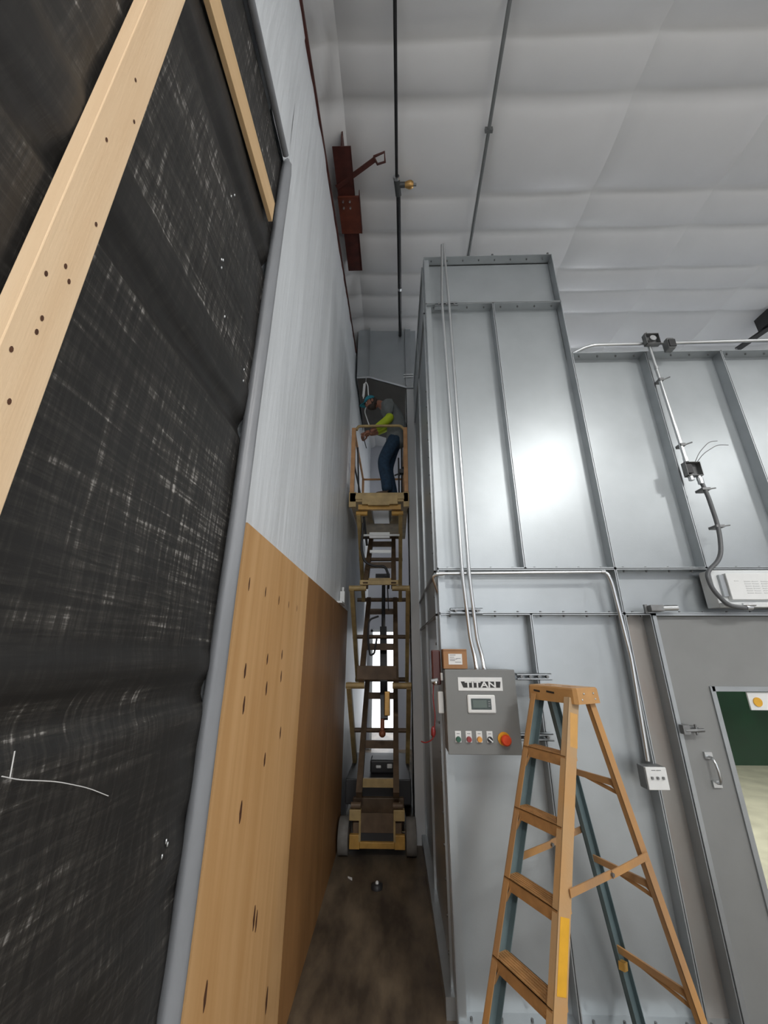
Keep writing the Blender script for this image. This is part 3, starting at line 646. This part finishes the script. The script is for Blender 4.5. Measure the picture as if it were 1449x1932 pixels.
for s in (-1, 1):
    u0_, v0_ = fr_(s, zt-.06); u1_, v1_ = fr_(s, BASE)
    o = channel(LP(u0_, v0_, zt-.06), LP(*fr_(s, BASE+.02), BASE+.02), V*s, U, .078, .03, .004, [fgw if s > 0 else fgl, teal], 'front_rail', None, 1 if s < 0 else 0)
    if s > 0:
        a, b = fr_(s, .83), fr_(s, .60)
        p, q = LP(a[0], a[1]+.0065, .83), LP(b[0], b[1]+.0065, .60)
        part(MB().obox(p, q, .055, .0015, U), 'warning_label', yellowlbl, o)
        a, b = fr_(s, 1.62), fr_(s, 1.50); part(MB().obox(LP(a[0], a[1]+.0065, 1.62), LP(b[0], b[1]+.0065, 1.46), .055, .0015, U), 'maker_label', mat('orange_label', (.62, .34, .10), .4, 0, .05, 20), o)
    part(MB().obox(LP(u1_-.015, v1_, BASE+.05), LP(u1_+.01, v1_, BASE), .095, .045, U), 'foot', rubber, lad)
    u0_, v0_ = rr_(s, zt-.06); u1_, v1_ = rr_(s, BASE)
    channel(LP(u0_, v0_, zt-.06), LP(*rr_(s, BASE+.02), BASE+.02), V*s, -U, .044 if s > 0 else .068, .024, .004, [fgl if s > 0 else teal, teal], 'rear_rail', None, 1 if s < 0 else 0)
    part(MB().obox(LP(u1_+.012, v1_, BASE+.05), LP(u1_-.008, v1_, BASE), .06, .04, U), 'foot', rubber, lad)
for i in range(5):
    z = zt-.321-i*.285; u_, v_ = fr_(1, z)
    mb = MB()
    for a, b, zz0, zz1 in ((-.045, .045, z-.004, z), (.039, .045, z-.05, z), (-.045, -.039, z-.03, z)):
        vs = [LP(u_+uu, vv, zz)[:] for zz in (zz0, zz1) for uu, vv in ((a, -v_), (b, -v_), (b, v_), (a, v_))]
        mb.add(vs, [(3, 2, 1, 0), (4, 5, 6, 7), (0, 1, 5, 4), (1, 2, 6, 5), (2, 3, 7, 6), (3, 0, 4, 7)])
    for k in range(6):
        uu = -.038+k*.014; vs = [LP(u_+uu+du, vv, zz)[:] for zz in (z, z+.003) for du, vv in ((0, -v_+.01), (.005, -v_+.01), (.005, v_-.01), (0, v_-.01))]
        mb.add(vs, [(3, 2, 1, 0), (4, 5, 6, 7), (0, 1, 5, 4), (1, 2, 6, 5), (2, 3, 7, 6), (3, 0, 4, 7)])
    st = part(mb, 'step', step_m, lad)
    for s in (-1, 1):
        part(MB().obox(LP(u_+.03, s*(v_-.055), z-.006), LP(u_+.052, s*(v_-.003), z-.10), .02, .003, U), 'step_brace', step_m, st)
# cap
mb = MB(); cw, cu_, ch = .172, .092, .082
prof_ = [(-cu_, -cw), (cu_-.012, -cw), (cu_, -cw+.02), (cu_, cw-.02), (cu_-.012, cw), (-cu_, cw)]
def ring(sc, z): return [LP(u*sc, v*sc, z)[:] for u, v in prof_]
n = 6; vs = ring(1.03, zt-ch)+ring(1.0, zt-.008)+ring(.96, zt)
mb.add(vs, [tuple(range(12, 18))]+[(k, (k+1) % n, n+(k+1) % n, n+k) for k in range(n)]+[(n+k, n+(k+1) % n, 2*n+(k+1) % n, 2*n+k) for k in range(n)])
vs = ring(.97, zt-ch)+ring(.95, zt-.014); mb.add(vs, [tuple(range(6, 12))[::-1]]+[((k+1) % n, k, n+k, n+(k+1) % n) for k in range(n)])
cap_ = part(mb, 'cap', caporange, lad, 'moulded orange top cap with tool slots')
for v0_, w_ in ((-.10, .045), (.0, .055)):
    part(MB().obox(LP(cu_*1.012, v0_-w_/2, zt-.03), LP(cu_*1.012, v0_+w_/2, zt-.034), .004, .010, U), 'tool_slot', ink, cap_)
for u_, z in ((-.05, -.03), (.03, -.03), (-.06, -.06), (.05, -.06)): part(MB().sphere(LP(u_, cw*1.015, zt+z), .006, 0, 8), 'rivet', emt, cap_)
for v_, w_ in ((-.07, .05), (.06, .06)): part(MB().obox(LP(.0, v_-w_/2, zt+.0008), LP(.0, v_+w_/2, zt+.0008), .05, .0015, U), 'tray_recess', step_m, cap_)
# rear braces and spreaders
for z in (1.26, .80, .36):
    u_, v_ = rr_(1, z); part(MB().obox(LP(u_, -v_, z), LP(u_, v_, z), .032, .012, (0, 0, 1)), 'rear_brace', fgl, lad)
    for s in (-1, 1):
        u2, v2 = rr_(s, z-.05); part(MB().obox(LP(u_, s*(v_-.06), z), LP(u2, s*(v2-.003), z-.055), .02, .003, (0, 0, 1)), 'corner_brace', step_m, lad)
for s in (-1, 1):
    a = fr_(s, .905); b = rr_(s, .945); mv = s*.012
    p, q = LP(a[0]-.02, a[1]+mv, .905), LP(b[0], b[1]+mv, .945); mid = (p+q)/2+Vector((0, 0, -.004))
    sp = part(MB().obox(p, mid, .032, .006, (0, 0, 1)), 'spreader', fgl, lad); part(MB().obox(mid+V*.006*s, q+V*.006*s, .032, .006, (0, 0, 1)), 'spreader', fgl, lad)
    part(MB().tube([mid-V*.01, mid+V*.014], .009, 8), 'pivot', dullsteel, sp)
bk = part(MB().obox(LP(rr_(-1, .33)[0], -.17, .30), LP(rr_(-1, .30)[0]+.05, -.16, .31), .035, .03, (0, 0, 1)), 'rear_foot_bracket', lift_y, lad)

SHRINK, LIFT = 1.0, 0.0
# ------------------------------------------------------------------ scissor lift
LXC = -.190
lift = thing('scissor_lift', 'narrow tan scissor lift raised high in the gap between wall and booth', 'lift', (LXC, 5.6, 0))
y0, y1 = 4.76, 6.45
for x in (-.535, .155):
    for y in (y0+.14, y1-.2):
        w = part(MB().tube([(x-.052, y, .16), (x-.047, y, .16), (x+.047, y, .16), (x+.052, y, .16)], [.148, .16, .16, .148], 24), 'wheel', tyre, lift)
        part(MB().tube([(x-.056, y, .16), (x+.056, y, .16)], .06, 12), 'hub', lift_d, w)
part(MB().box((-.44, y0+.05, .10), (.06, y1-.02, .30), 0, .008).box((-.47, y0+.3, .14), (.09, y1-.4, .44), 0, .01), 'chassis', lift_d, lift)
part(MB().box((-.365, y0, .10), (-.015, y0+.05, .155), 0, .006), 'front_beam', lift_y, lift)
for a, b in ((-.47, -.365), (-.015, .09)): part(MB().box((a, y0+.01, .09), (b, y0+.06, .21), 0, .006), 'corner_guard', lift_y, lift)
part(MB().box((-.375, y0+.005, .155), (-.355, y0+.05, .33)).box((-.025, y0+.005, .155), (-.005, y0+.05, .33)), 'front_frame', lift_o, lift)
part(MB().box((-.355, y0+.03, .155), (-.025, y0+.06, .225)), 'front_recess', rubber, lift)
part(MB().box((-.36, y0+.02, .225), (-.02, y0+.05, .39)), 'front_plate', lift_d, lift)
for a, b in ((-.475, -.355), (-.025, .09)): part(MB().box((a, y0-.005, .33), (b, y0+.06, .425), 0, .006), 'pin_block', lift_o, lift)
for x in (-.41, .02): part(MB().tube([(x-.05, y0+.02, .455), (x+.05, y0+.02, .455)], .03, 12), 'base_roller', lift_d, lift)
part(MB().box((-.56, y0+.35, .36), (.17, y1-.1, .60), 0, .01), 'side_tray', rubber, lift)
mo = part(MB().box((-.30, y0+.55, .60), (.0, y0+.8, .74), 0, .02), 'battery_box', rubber, lift)
for x, h in ((-.20, .03), (-.07, .045)): part(MB().box((x-.03, y0+.53, .66), (x+.03, y0+.555, .66+h), 0, .008), 'terminal', white, mo)
lv = [.50, 1.58, 2.68, 3.66]; ny, fy = y0+.07, y0+1.18
def arm(x, za, ya, zb, yb, m, w=.05, h=.095): return part(MB().obox((x, ya, za), (x, yb, zb), w, h, (1, 0, 0)), 'scissor_arm', m, lift)
xo = ((-.525, .155), (-.525, .165), (-.465, .085)); xi = ((-.385, .005), (-.385, .01), (-.36, -.01))
for k in range(3):
    for s in (0, 1):
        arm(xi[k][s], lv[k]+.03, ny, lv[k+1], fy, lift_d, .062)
        arm(xo[k][s], lv[k], fy, lv[k+1], ny, lift_o)
    zm = (lv[k]+lv[k+1])/2; ym = (ny+fy)/2
    part(MB().tube([(xo[k][0]-.03, ym, zm), (xo[k][1]+.03, ym, zm)], .026, 10), 'centre_pin', lift_d, lift)
    for tt in (.1, .38, .82):
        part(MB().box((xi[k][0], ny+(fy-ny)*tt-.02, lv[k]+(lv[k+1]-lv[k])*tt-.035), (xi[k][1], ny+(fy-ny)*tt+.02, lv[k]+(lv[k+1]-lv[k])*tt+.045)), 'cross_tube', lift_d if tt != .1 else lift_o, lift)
for k in (1, 2, 3):
    z = lv[k]
    X0, X1 = (-.56, .185) if k < 3 else (-.50, .12)
    for a, b in ((X0, -.35), (-.03, X1)):
        part(MB().tube([(a, ny, z), (b, ny, z)], .034, 12), 'pin', lift_y if k == 3 else lift_o, lift)
    part(MB().tube([(X0, fy, z), (X1, fy, z)], .03, 10), 'far_pin', lift_d, lift)
part(MB().box((-.44, ny-.02, 1.64), (.02, ny+.02, 1.79), 0, .006), 'cross_plate', lift_d, lift)
part(MB().box((-.43, ny-.02, 2.72), (.05, ny+.02, 2.78), 0, .006), 'cross_plate', lift_o, lift)
part(MB().obox((-.13, 5.10, 1.20), (-.155, 5.50, 2.25), .09, .09), 'cylinder_body', blackp, lift)
part(MB().tube([(-.155, 5.50, 2.25), (-.16, 5.75, 2.95)], .026, 10), 'cylinder_rod', rubber, lift)
part(MB().tube([(-.15, 5.06, 1.08), (-.15, 5.12, 1.30)], .025, 10).sphere((-.15, 5.05, 1.06), .04), 'valve_bulb', mat('dull_orange', (.30, .10, .05), .5), lift)
part(MB().box((-.13, 5.05, 1.24), (-.06, 5.12, 1.50), 0, .01), 'valve_block', brass, lift)
part(MB().box((-.25, ny+.3, 2.86), (-.06, ny+.34, 2.92)), 'hose_bar', rubber, lift)
hose = rounded([(-.41, 4.9, 3.55), (-.43, 4.9, 3.2), (-.38, 4.9, 3.02), (-.25, 4.92, 2.97), (-.12, 4.92, 2.98), (-.07, 4.93, 2.85), (-.08, 5.0, 2.7)], .12, 6)
part(MB().tube(hose, .016, 8), 'hydraulic_hose', rubber, lift)
part(MB().tube(rounded([(-.2, 5.0, 2.36), (-.32, 4.98, 2.32), (-.33, 4.98, 2.1), (-.30, 5.0, 1.9), (-.25, 5.0, 1.92), (-.22, 5.0, 2.1)], .1, 6), .012, 8), 'hydraulic_hose', rubber, lift)
part(MB().tube([(-.09, 5.1, 2.75), (-.08, 5.2, 2.45)], .007, 6), 'hydraulic_hose', rubber, lift)
part(MB().box((-.33, 4.95, 3.36), (-.06, 4.97, 3.44), 0, .004).tube([(-.42, 4.96, 3.40), (.07, 4.96, 3.40)], .016, 8), 'tie_bar', white, lift)
part(MB().box((-.33, 5.1, 3.20), (-.05, 5.14, 3.235)), 'cable_tray', whitep, lift)
part(MB().prism_y([(-.32, 3.795), (-.04, 3.795), (-.07, 3.74), (-.29, 3.74)], 4.86, 5.5), 'under_deck_tray', whitep, lift, 'pale metal tray under the deck')
part(MB().obox((-.40, 4.86, 3.62), (-.37, 5.1, 3.3), .03, .03), 'coiled_cable', rubber, lift)
# platform
PZ = 3.93
part(MB().box((-.585, y0, 3.80), (.19, y1+.1, PZ), 0, .004), 'deck', lift_o, lift)
part(MB().box((-.42, y0-.02, 3.76), (.05, y0+.02, 3.88), 0, .003).box((-.51, y0-.012, 3.835), (.135, y0+.02, 3.885)).box((-.34, y0-.025, 3.745), (-.06, y0+.01, 3.79)), 'front_toe_board', lift_o, lift)
part(MB().box((-.47, y0+.02, 3.70), (.09, y0+.07, 3.77)), 'deck_beam', lift_y, lift)
for a, b in ((-.595, -.50), (.125, .20)):
    part(MB().box((a, y0, 3.73), (b, y0+.05, 3.94), 0, .004), 'corner_bracket', lift_o, lift)
    cx_ = a+.035 if a < -.3 else b-.035
    part(MB().box((cx_-.028, y0, 3.94), (cx_+.028, y0+.05, 4.93), 0, .004), 'rail_post', lift_or, lift)
    part(MB().box((cx_-.02, y1, 3.9), (cx_+.02, y1+.04, 4.93)), 'rail_post', lift_or, lift)
    part(MB().tube([(cx_, y0+.05, 4.91), (cx_, y1, 4.91)], .019, 8), 'side_rail', lift_or, lift)
    inn = cx_+(.05 if cx_ < -.3 else -.05)
    part(MB().tube([(cx_, y0+.05, 4.43), (cx_, y1, 4.43)], .013, 8).tube([(inn, y0+.12, 4.68), (inn, y0+.55, 3.92)], .012, 8), 'mid_rail', rubber, lift)
part(MB().tube(rounded([(-.525, y0+.02, 4.90), (-.50, y0+.02, 4.965), (.10, y0+.02, 4.965), (.15, y0+.02, 4.90)], .06, 5), .020, 10), 'front_rail', lift_o, lift)
for z, r in ((4.91, .019), (4.43, .013)): part(MB().tube([(-.55, y1+.02, z), (.16, y1+.02, z)], r, 8), 'back_rail', lift_or, lift)
part(MB().box((-.55, y1+.02, 3.89), (.16, y1+.04, 4.02)).box((-.555, y0+.06, 3.89), (-.545, y1, 4.0)).box((.155, y0+.06, 3.89), (.165, y1, 4.0)), 'toe_board', lift_d, lift)
part(MB().box((.08, y0+.25, 4.34), (.14, y0+.33, 4.40)).tube([(.01, y0+.3, 4.32), (.11, y0+.3, 4.36)], .012, 8).tube([(.075, y0+.3, 3.9), (.07, y0+.3, 4.60)], .012, 8).tube([(.07, y0+.3, 4.30), (.15, y0+.3, 4.46)], .012, 8), 'control_stand', rubber, lift)

# ------------------------------------------------------------------ worker
def skinmesh(name, nodes, edges, m, parent=None, sub=2, root=0):
    me = bpy.data.meshes.new(name); me.from_pydata([n_[0] for n_ in nodes], edges, [])
    o = bpy.data.objects.new(name, me); C.objects.link(o)
    md = o.modifiers.new('skin', 'SKIN'); md.branch_smoothing = .6; sb = o.modifiers.new('sub', 'SUBSURF'); sb.levels = sub; sb.render_levels = sub
    for i, n_ in enumerate(nodes):
        r = n_[1] if isinstance(n_[1], tuple) else (n_[1], n_[1])
        me.skin_vertices[0].data[i].radius = r
    me.skin_vertices[0].data[root].use_root = True
    bpy.context.view_layer.update()
    nm = bpy.data.meshes.new_from_object(o.evaluated_get(bpy.context.evaluated_depsgraph_get()))
    bpy.data.objects.remove(o)
    for p in nm.polygons: p.use_smooth = True
    nm.materials.clear(); nm.materials.append(m); nm.name = name
    q = bpy.data.objects.new(name, nm); C.objects.link(q)
    if parent: q.parent = parent; q.matrix_parent_inverse = Matrix.Translation(-Vector(parent.location))
    return q
PY = 5.02
man = thing('person', 'worker in teal cap, grey shirt and jeans bending over on the raised lift platform', 'person', (-.1, PY, 3.89))
N0 = [((.03, PY, 4.86), .105), ((.05, PY, 5.08), .10), ((.0, PY, 5.28), .115), ((-.11, PY, 5.42), .10), ((-.20, PY, 5.465), .06), ((-.27, PY, 5.49), .068),
      ((-.02, PY-.10, 4.78), .08), ((-.155, PY-.11, 4.42), .060), ((-.085, PY-.11, 4.0), .045), ((-.03, PY+.10, 4.78), .08), ((-.10, PY+.12, 4.42), .060), ((-.01, PY+.13, 4.0), .045),
      ((-.10, PY-.17, 5.36), .06), ((-.05, PY-.20, 5.09), .046), ((-.25, PY-.17, 4.93), .040), ((-.34, PY-.16, 4.885), .033),
      ((-.10, PY+.17, 5.38), .06), ((-.08, PY+.20, 5.20), .046), ((-.27, PY+.12, 5.03), .040), ((-.36, PY+.05, 4.97), .033)]
E0 = [(0, 1), (1, 2), (2, 3), (3, 4), (4, 5), (0, 6), (6, 7), (7, 8), (0, 9), (9, 10), (10, 11), (3, 12), (12, 13), (13, 14), (14, 15), (3, 16), (16, 17), (17, 18), (18, 19)]
body = skinmesh('body', N0, E0, skin, man)
body.data.materials.append(shirt); body.data.materials.append(jeans)
for f_ in body.data.polygons:
    q = f_.center
    if q.z < 4.86 and q.x > -.22: f_.material_index = 2
    elif q.x > -.17 and q.z < 5.45: f_.material_index = 1
# hands: palm, four unequal curled fingers, thumb off the side
def hand(b, s):
    bx_, by_, bz_ = b
    nodes = [((bx_+.02, by_, bz_+.01), .028), ((bx_-.05, by_, bz_-.025), .034)]; edges = [(0, 1)]
    o = skinmesh('hand', nodes, edges, skin, man)
    for k, ln in enumerate((.9, 1.0, .95, .75)):
        oy = by_+(k-1.5)*.021
        p0 = (bx_-.055, oy, bz_-.03); p1 = (bx_-.085*1-.015*ln, oy, bz_-.055); p2 = (bx_-.085, oy, bz_-.055-.035*ln); p3 = (bx_-.06, oy, bz_-.06-.04*ln)
        part(MB().tube([p0, p1, p2, p3], [.0105, .010, .0095, .007], 8), 'finger', skin, o)
    part(MB().tube([(bx_-.02, by_-s*.025, bz_-.03), (bx_-.05, by_-s*.045, bz_-.06), (bx_-.07, by_-s*.03, bz_-.085)], [.013, .012, .008], 8), 'thumb', skin, o)
    return o
hand((-.36, PY-.16, 4.88), 1); hand((-.38, PY+.05, 4.965), -1)
# clothes
skinmesh('shirt', [((.03, PY, 4.70), .15), ((.035, PY, 4.84), .165), ((.055, PY, 5.0), .160), ((.045, PY, 5.14), .160), ((.0, PY, 5.29), .172), ((-.10, PY, 5.41), .150), ((-.20, PY, 5.455), .088), ((-.095, PY-.17, 5.365), .085), ((-.055, PY-.20, 5.13), .074), ((-.095, PY+.17, 5.385), .085), ((-.075, PY+.20, 5.22), .072)],
         [(0, 1), (1, 2), (2, 3), (3, 4), (4, 5), (5, 6), (5, 7), (7, 8), (5, 9), (9, 10)], shirt, man)
skinmesh('sleeve', [((-.05, PY-.20, 5.15), .068), ((-.05, PY-.20, 5.08), .070), ((-.14, PY-.185, 5.01), .066), ((-.265, PY-.17, 4.92), .052)], [(0, 1), (1, 2), (2, 3)], hiviz, man)['label'] = 'bright yellow-green sleeve'
skinmesh('sleeve', [((-.075, PY+.20, 5.24), .062), ((-.08, PY+.20, 5.19), .062), ((-.17, PY+.165, 5.11), .056), ((-.265, PY+.12, 5.035), .048)], [(0, 1), (1, 2), (2, 3)], hiviz, man)
skinmesh('jeans', [((.03, PY, 5.0), .125), ((.03, PY, 4.90), .140), ((.015, PY, 4.80), .145), ((-.02, PY-.095, 4.74), .115), ((-.155, PY-.11, 4.42), .090), ((-.105, PY-.11, 4.15), .082), ((-.085, PY-.11, 3.95), .082), ((-.025, PY+.095, 4.74), .115), ((-.10, PY+.12, 4.42), .090), ((-.04, PY+.13, 4.15), .082), ((-.01, PY+.13, 3.95), .082)],
         [(0, 1), (1, 2), (2, 3), (3, 4), (4, 5), (5, 6), (2, 7), (7, 8), (8, 9), (9, 10)], jeans, man)
for yy, xx in ((PY-.11, -.085), (PY+.13, -.01)):
    b_ = skinmesh('boot', [((xx+.05, yy, 3.945), .05), ((xx-.06, yy, 3.935), .045), ((xx-.17, yy, 3.925), .036), ((xx, yy, 4.02), .055)], [(0, 1), (1, 2), (0, 3)], leather, man)
    part(MB().box((xx-.21, yy-.045, PZ-.039), (xx+.10, yy+.045, PZ-.02), 0, .006), 'sole', rubber, b_)
# head: local frame, crown axis K_, face axis F_
hc = Vector((-.335, PY, 5.485)); K_ = Vector((-.38, 0, .925)).normalized(); F_ = Vector((-.925, -.10, -.37)).normalized(); F_ = (F_-K_*F_.dot(K_)).normalized(); S_ = K_.cross(F_)
def HP(f, s, k): return hc+F_*f+S_*s+K_*k
hb = MB(); nv_, nu_ = 14, 18; vs = []
for i in range(nv_+1):
    a = PI*i/nv_; k = math.cos(a); rr2 = math.sin(a)
    for j in range(nu_):
        b = 2*PI*j/nu_; f, s_ = math.cos(b)*rr2, math.sin(b)*rr2
        wd = .078*(1 - .22*max(0, -k)); dp_ = .098
        p = [f*dp_, s_*wd, k*.118]
        if k < -.2 and f > 0: p[0] += .012*(-k)*f
        if f > .85 and abs(k+.05) < .35: p[0] += .022*max(0, 1-abs(s_)*5)*max(0, 1-abs(k+.12)*4)
        if f > .6 and abs(k-.02) < .16 and .2 < abs(s_) < .6: p[0] -= .010
        vs.append(HP(*p)[:])
hb.add(vs, [(i*nu_+j, i*nu_+(j+1) % nu_, (i+1)*nu_+(j+1) % nu_, (i+1)*nu_+j) for i in range(nv_) for j in range(nu_)], 0, True)
head = part(hb, 'head', skin, man)
for s in (-1, 1):
    part(MB().sphere(HP(.080, s*.034, .006), .011, 0, 8), 'eye', white, head)
    part(MB().sphere(HP(-.005, s*.076, -.005), (.022, .010, .03), 0, 8), 'ear', skin, head)
part(MB().tube([HP(.092, -.024, -.062), HP(.100, 0, -.060), HP(.092, .024, -.062)], .006, 6), 'mouth', mat('lips', (.20, .06, .05), .5), head)
def shell(name, m, test, grow):
    mb = MB(); keep = []
    for i in range(nv_):
        for j in range(nu_):
            a = PI*(i+.5)/nv_; b = 2*PI*(j+.5)/nu_
            if test(math.cos(b)*math.sin(a), math.sin(b)*math.sin(a), math.cos(a)): keep.append((i*nu_+j, i*nu_+(j+1) % nu_, (i+1)*nu_+(j+1) % nu_, (i+1)*nu_+j))
    vv = [(hc+(Vector(v)-hc)*grow)[:] for v in vs]; mb.add(vv, keep, 0, True)
    o = part(mb, name, m, man); sd = o.modifiers.new('solid', 'SOLIDIFY'); sd.thickness = .008; sd.offset = -1; return o
shell('hair', hairm, lambda f, s, k: f < .25 and k > -.55, 1.07)
shell('beard', hairm, lambda f, s, k: f > -.25 and k < -.42, 1.08)
cp = shell('cap', capm, lambda f, s, k: k > .22 and (f > -.55 or k > .55), 1.13); cp['label'] = 'teal baseball cap'
br = MB()
def brP(u, v):
    t = (u-.5)*1.9; rr3 = .095+v*.075*math.cos(t)**.5 if abs(t) < 1.57 else .095
    return HP(math.cos(t)*rr3*1.12, math.sin(t)*.088, .035-.018*v-.02*abs(math.sin(t)))[:]
br.grid(brP, 12, 4); bo = part(br, 'cap_brim', capm, man); sd = bo.modifiers.new('solid', 'SOLIDIFY'); sd.thickness = .006
wr = MB().tube([(-.435, PY-.17, 4.845), (-.41, PY-.17, 4.75), (-.385, PY-.17, 4.65)], .006, 6)
tag(wr.obj('tool_wire', rubber), 'thin dark wire held in the hand of the worker on the lift', 'wire')
hw = thing('hanging_cable', 'white cable looped from the duct, hanging behind the head of the worker', 'cable', (-.47, 5.30, 6.1))
man.location.z += .04
part(MB().tube(rounded([(-.485, 5.28, 5.80), (-.475, 5.28, 6.06), (-.45, 5.28, 6.13), (-.415, 5.28, 6.05), (-.40, 5.28, 5.80), (-.46, 5.28, 5.55), (-.37, 5.26, 5.25)], .05, 5), .009, 8), 'cable', white, hw)
part(MB().tube([(-.485, 5.28, 5.84), (-.472, 5.28, 6.08)], .02, 8), 'sleeve', white, hw)
part(MB().tube([(-.45, 5.28, 6.12), (-.45, 5.31, 6.26)], .006, 6), 'hook', emt, hw)

# ------------------------------------------------------------------ roof steel, sprinkler pipe, ceiling trim
bm_ = thing('steel_beam', 'dark red steel beam stub hanging below the ceiling beside the white wall', 'beam', (-.53, 3.3, 7.0))
part(MB().box((-.635, 2.55, 6.99), (-.44, 3.05, 7.0)).box((-.545, 2.55, 7.0), (-.53, 3.98, 7.26)).box((-.62, 3.4, 6.99), (-.425, 3.98, 7.0)).box((-.445, 2.56, 6.99), (-.437, 3.98, 7.02)), 'flange', redsteel, bm_)
pb = part(MB().box((-.64, 3.02, 6.955), (-.385, 3.44, 6.985)), 'splice_plate', redplate, bm_)
for x in (-.58, -.50):
    for y in (3.06, 3.13): part(MB().tube([(x, y, 6.935), (x, y, 6.957)], .012, 6), 'bolt', emt, pb)
part(MB().box((-.39, 3.0, 6.95), (-.382, 3.44, 7.05)), 'plate_edge', redsteel, bm_)
fb = thing('flange_brace', 'dark red angle brace with hooked end running from beam into the ceiling', 'brace', (-.4, 2.75, 7.0))
part(MB().obox((-.64, 2.93, 6.98), (-.18, 2.69, 7.03), .05, .012, (0, 1, 0)), 'angle', redsteel, fb)
pts_ = [(-.20, 2.67), (-.08, 2.63), (-.075, 2.72), (-.16, 2.74)]
part(MB().tube([(x, y, 7.03) for x, y in pts_+pts_[:1]], .013, 6), 'clip_end', redsteel, fb)
eg = thing('eave_trim', 'thin dark red steel edge running along the top of the white wall', 'trim', (-.63, 2, 6.4))
part(MB().obox((-.645, -10, WTOP(-10)+.0), (-.645, 5.3, WTOP(5.3)+.0), .05, .035), 'angle', redsteel, eg)
sp_ = thing('sprinkler_pipe', 'black sprinkler pipe with tee running along below the white ceiling', 'pipe', (.05, 3, 7.1))
part(MB().tube([(.0, -9.8, 7.1), (.034, 1.6, 7.1), (.055, 2.96, 7.1)], .017, 10), 'pipe', blackp, sp_)
part(MB().tube([(.075, 3.05, 7.1), (.123, 5.15, 7.1), (.125, 5.30, 7.1)], .027, 12), 'pipe', blackp, sp_)
te = part(MB().tube([(.05, 2.90, 7.1), (.078, 3.10, 7.1)], .036, 12).tube([(.06, 2.99, 7.1), (.15, 2.99, 7.1)], .03, 10), 'tee', mat('cast_iron', (.08, .085, .085), .4, .3), sp_)
part(MB().tube([(.03+.02, 2.90, 7.1), (.053, 2.93, 7.1)], .04, 10), 'collar', emt, sp_)
part(MB().tube([(.15, 2.99, 7.1), (.20, 2.99, 7.1), (.225, 2.99, 7.1), (.25, 2.99, 7.1)], [.028, .045, .045, .03], 12), 'sprinkler_head', brass, sp_); part(MB().tube([(.25, 2.99, 7.1), (.285, 2.99, 7.1)], .018, 8), 'deflector', dullsteel, sp_)
part(MB().tube([(.108, 4.36, 7.1), (.110, 4.40, 7.1)], .031, 12), 'band', emt, sp_)
for y in (-4., 0., 4.7): part(MB().tube([(.03+.018*max(0, y), y, 7.12), (.03+.018*max(0, y), y, 7.45)], .006, 6), 'hanger', dullsteel, sp_)
cc_ = thing('ceiling_conduit', 'thin grey conduit running along a ceiling seam right of the sprinkler pipe', 'conduit', (1.05, 3, 7.2))
part(MB().tube([(.99, -9.8, 7.19), (1.02, 1.7, 7.19), (1.07, 4.0, 7.19), (1.10, 9, 7.19)], .019, 8), 'pipe', mat('grey_trim', (.24, .25, .25), .4, .5), cc_)
for y in (2.55, 4.3): part(MB().box((1.0, y-.015, 7.17), (1.08, y+.015, 7.23)), 'clamp', dullsteel, cc_)
rb = thing('roof_bracket', 'dark steel brace end reaching down from the ceiling at the far right', 'bracket', (6.2, 5.2, 7.0))
part(MB().obox((5.75, 5.35, 6.72), (6.5, 4.9, 7.15), .07, .05), 'angle', blackp, rb); part(MB().box((6.05, 4.95, 6.95), (6.30, 5.2, 7.18)), 'plate', blackp, rb)
# outlet box above the plywood, floor bits
ob = thing('outlet_box', 'small white outlet box on the wall at the top of the plywood', 'outlet', (-.6, 4.5, 2.4))
part(MB().box((WX-.005, 4.52, 2.445), (WX+.05, 4.60, 2.60), 0, .006), 'box_body', white, ob); part(MB().box((WX-.005, 4.30, 2.442), (WX+.055, 4.62, 2.462)), 'shelf', whitep, ob); part(MB().tube([(WX+.025, 4.56, 2.6), (WX+.025, 4.56, 2.65)], .014, 8), 'nipple', white, ob)
fd = thing('floor_caster', 'small black caster with white centre lying on the floor before the lift', 'caster', (-.17, 4.3, 0))
part(MB().tube([(-.17, 4.30, .0), (-.17, 4.30, .03), (-.17, 4.30, .04)], [.05, .05, .03], 16), 'disc', rubber, fd); part(MB().sphere((-.168, 4.285, .045), .016), 'cap', white, fd)
tag(MB().obox((-.44, 4.46, .002), (-.40, 4.42, .010), .02, .004, (0, 0, 1)).obj('paper_scrap', paper), 'tiny pale scrap on the floor by the left lift wheel', 'scrap')
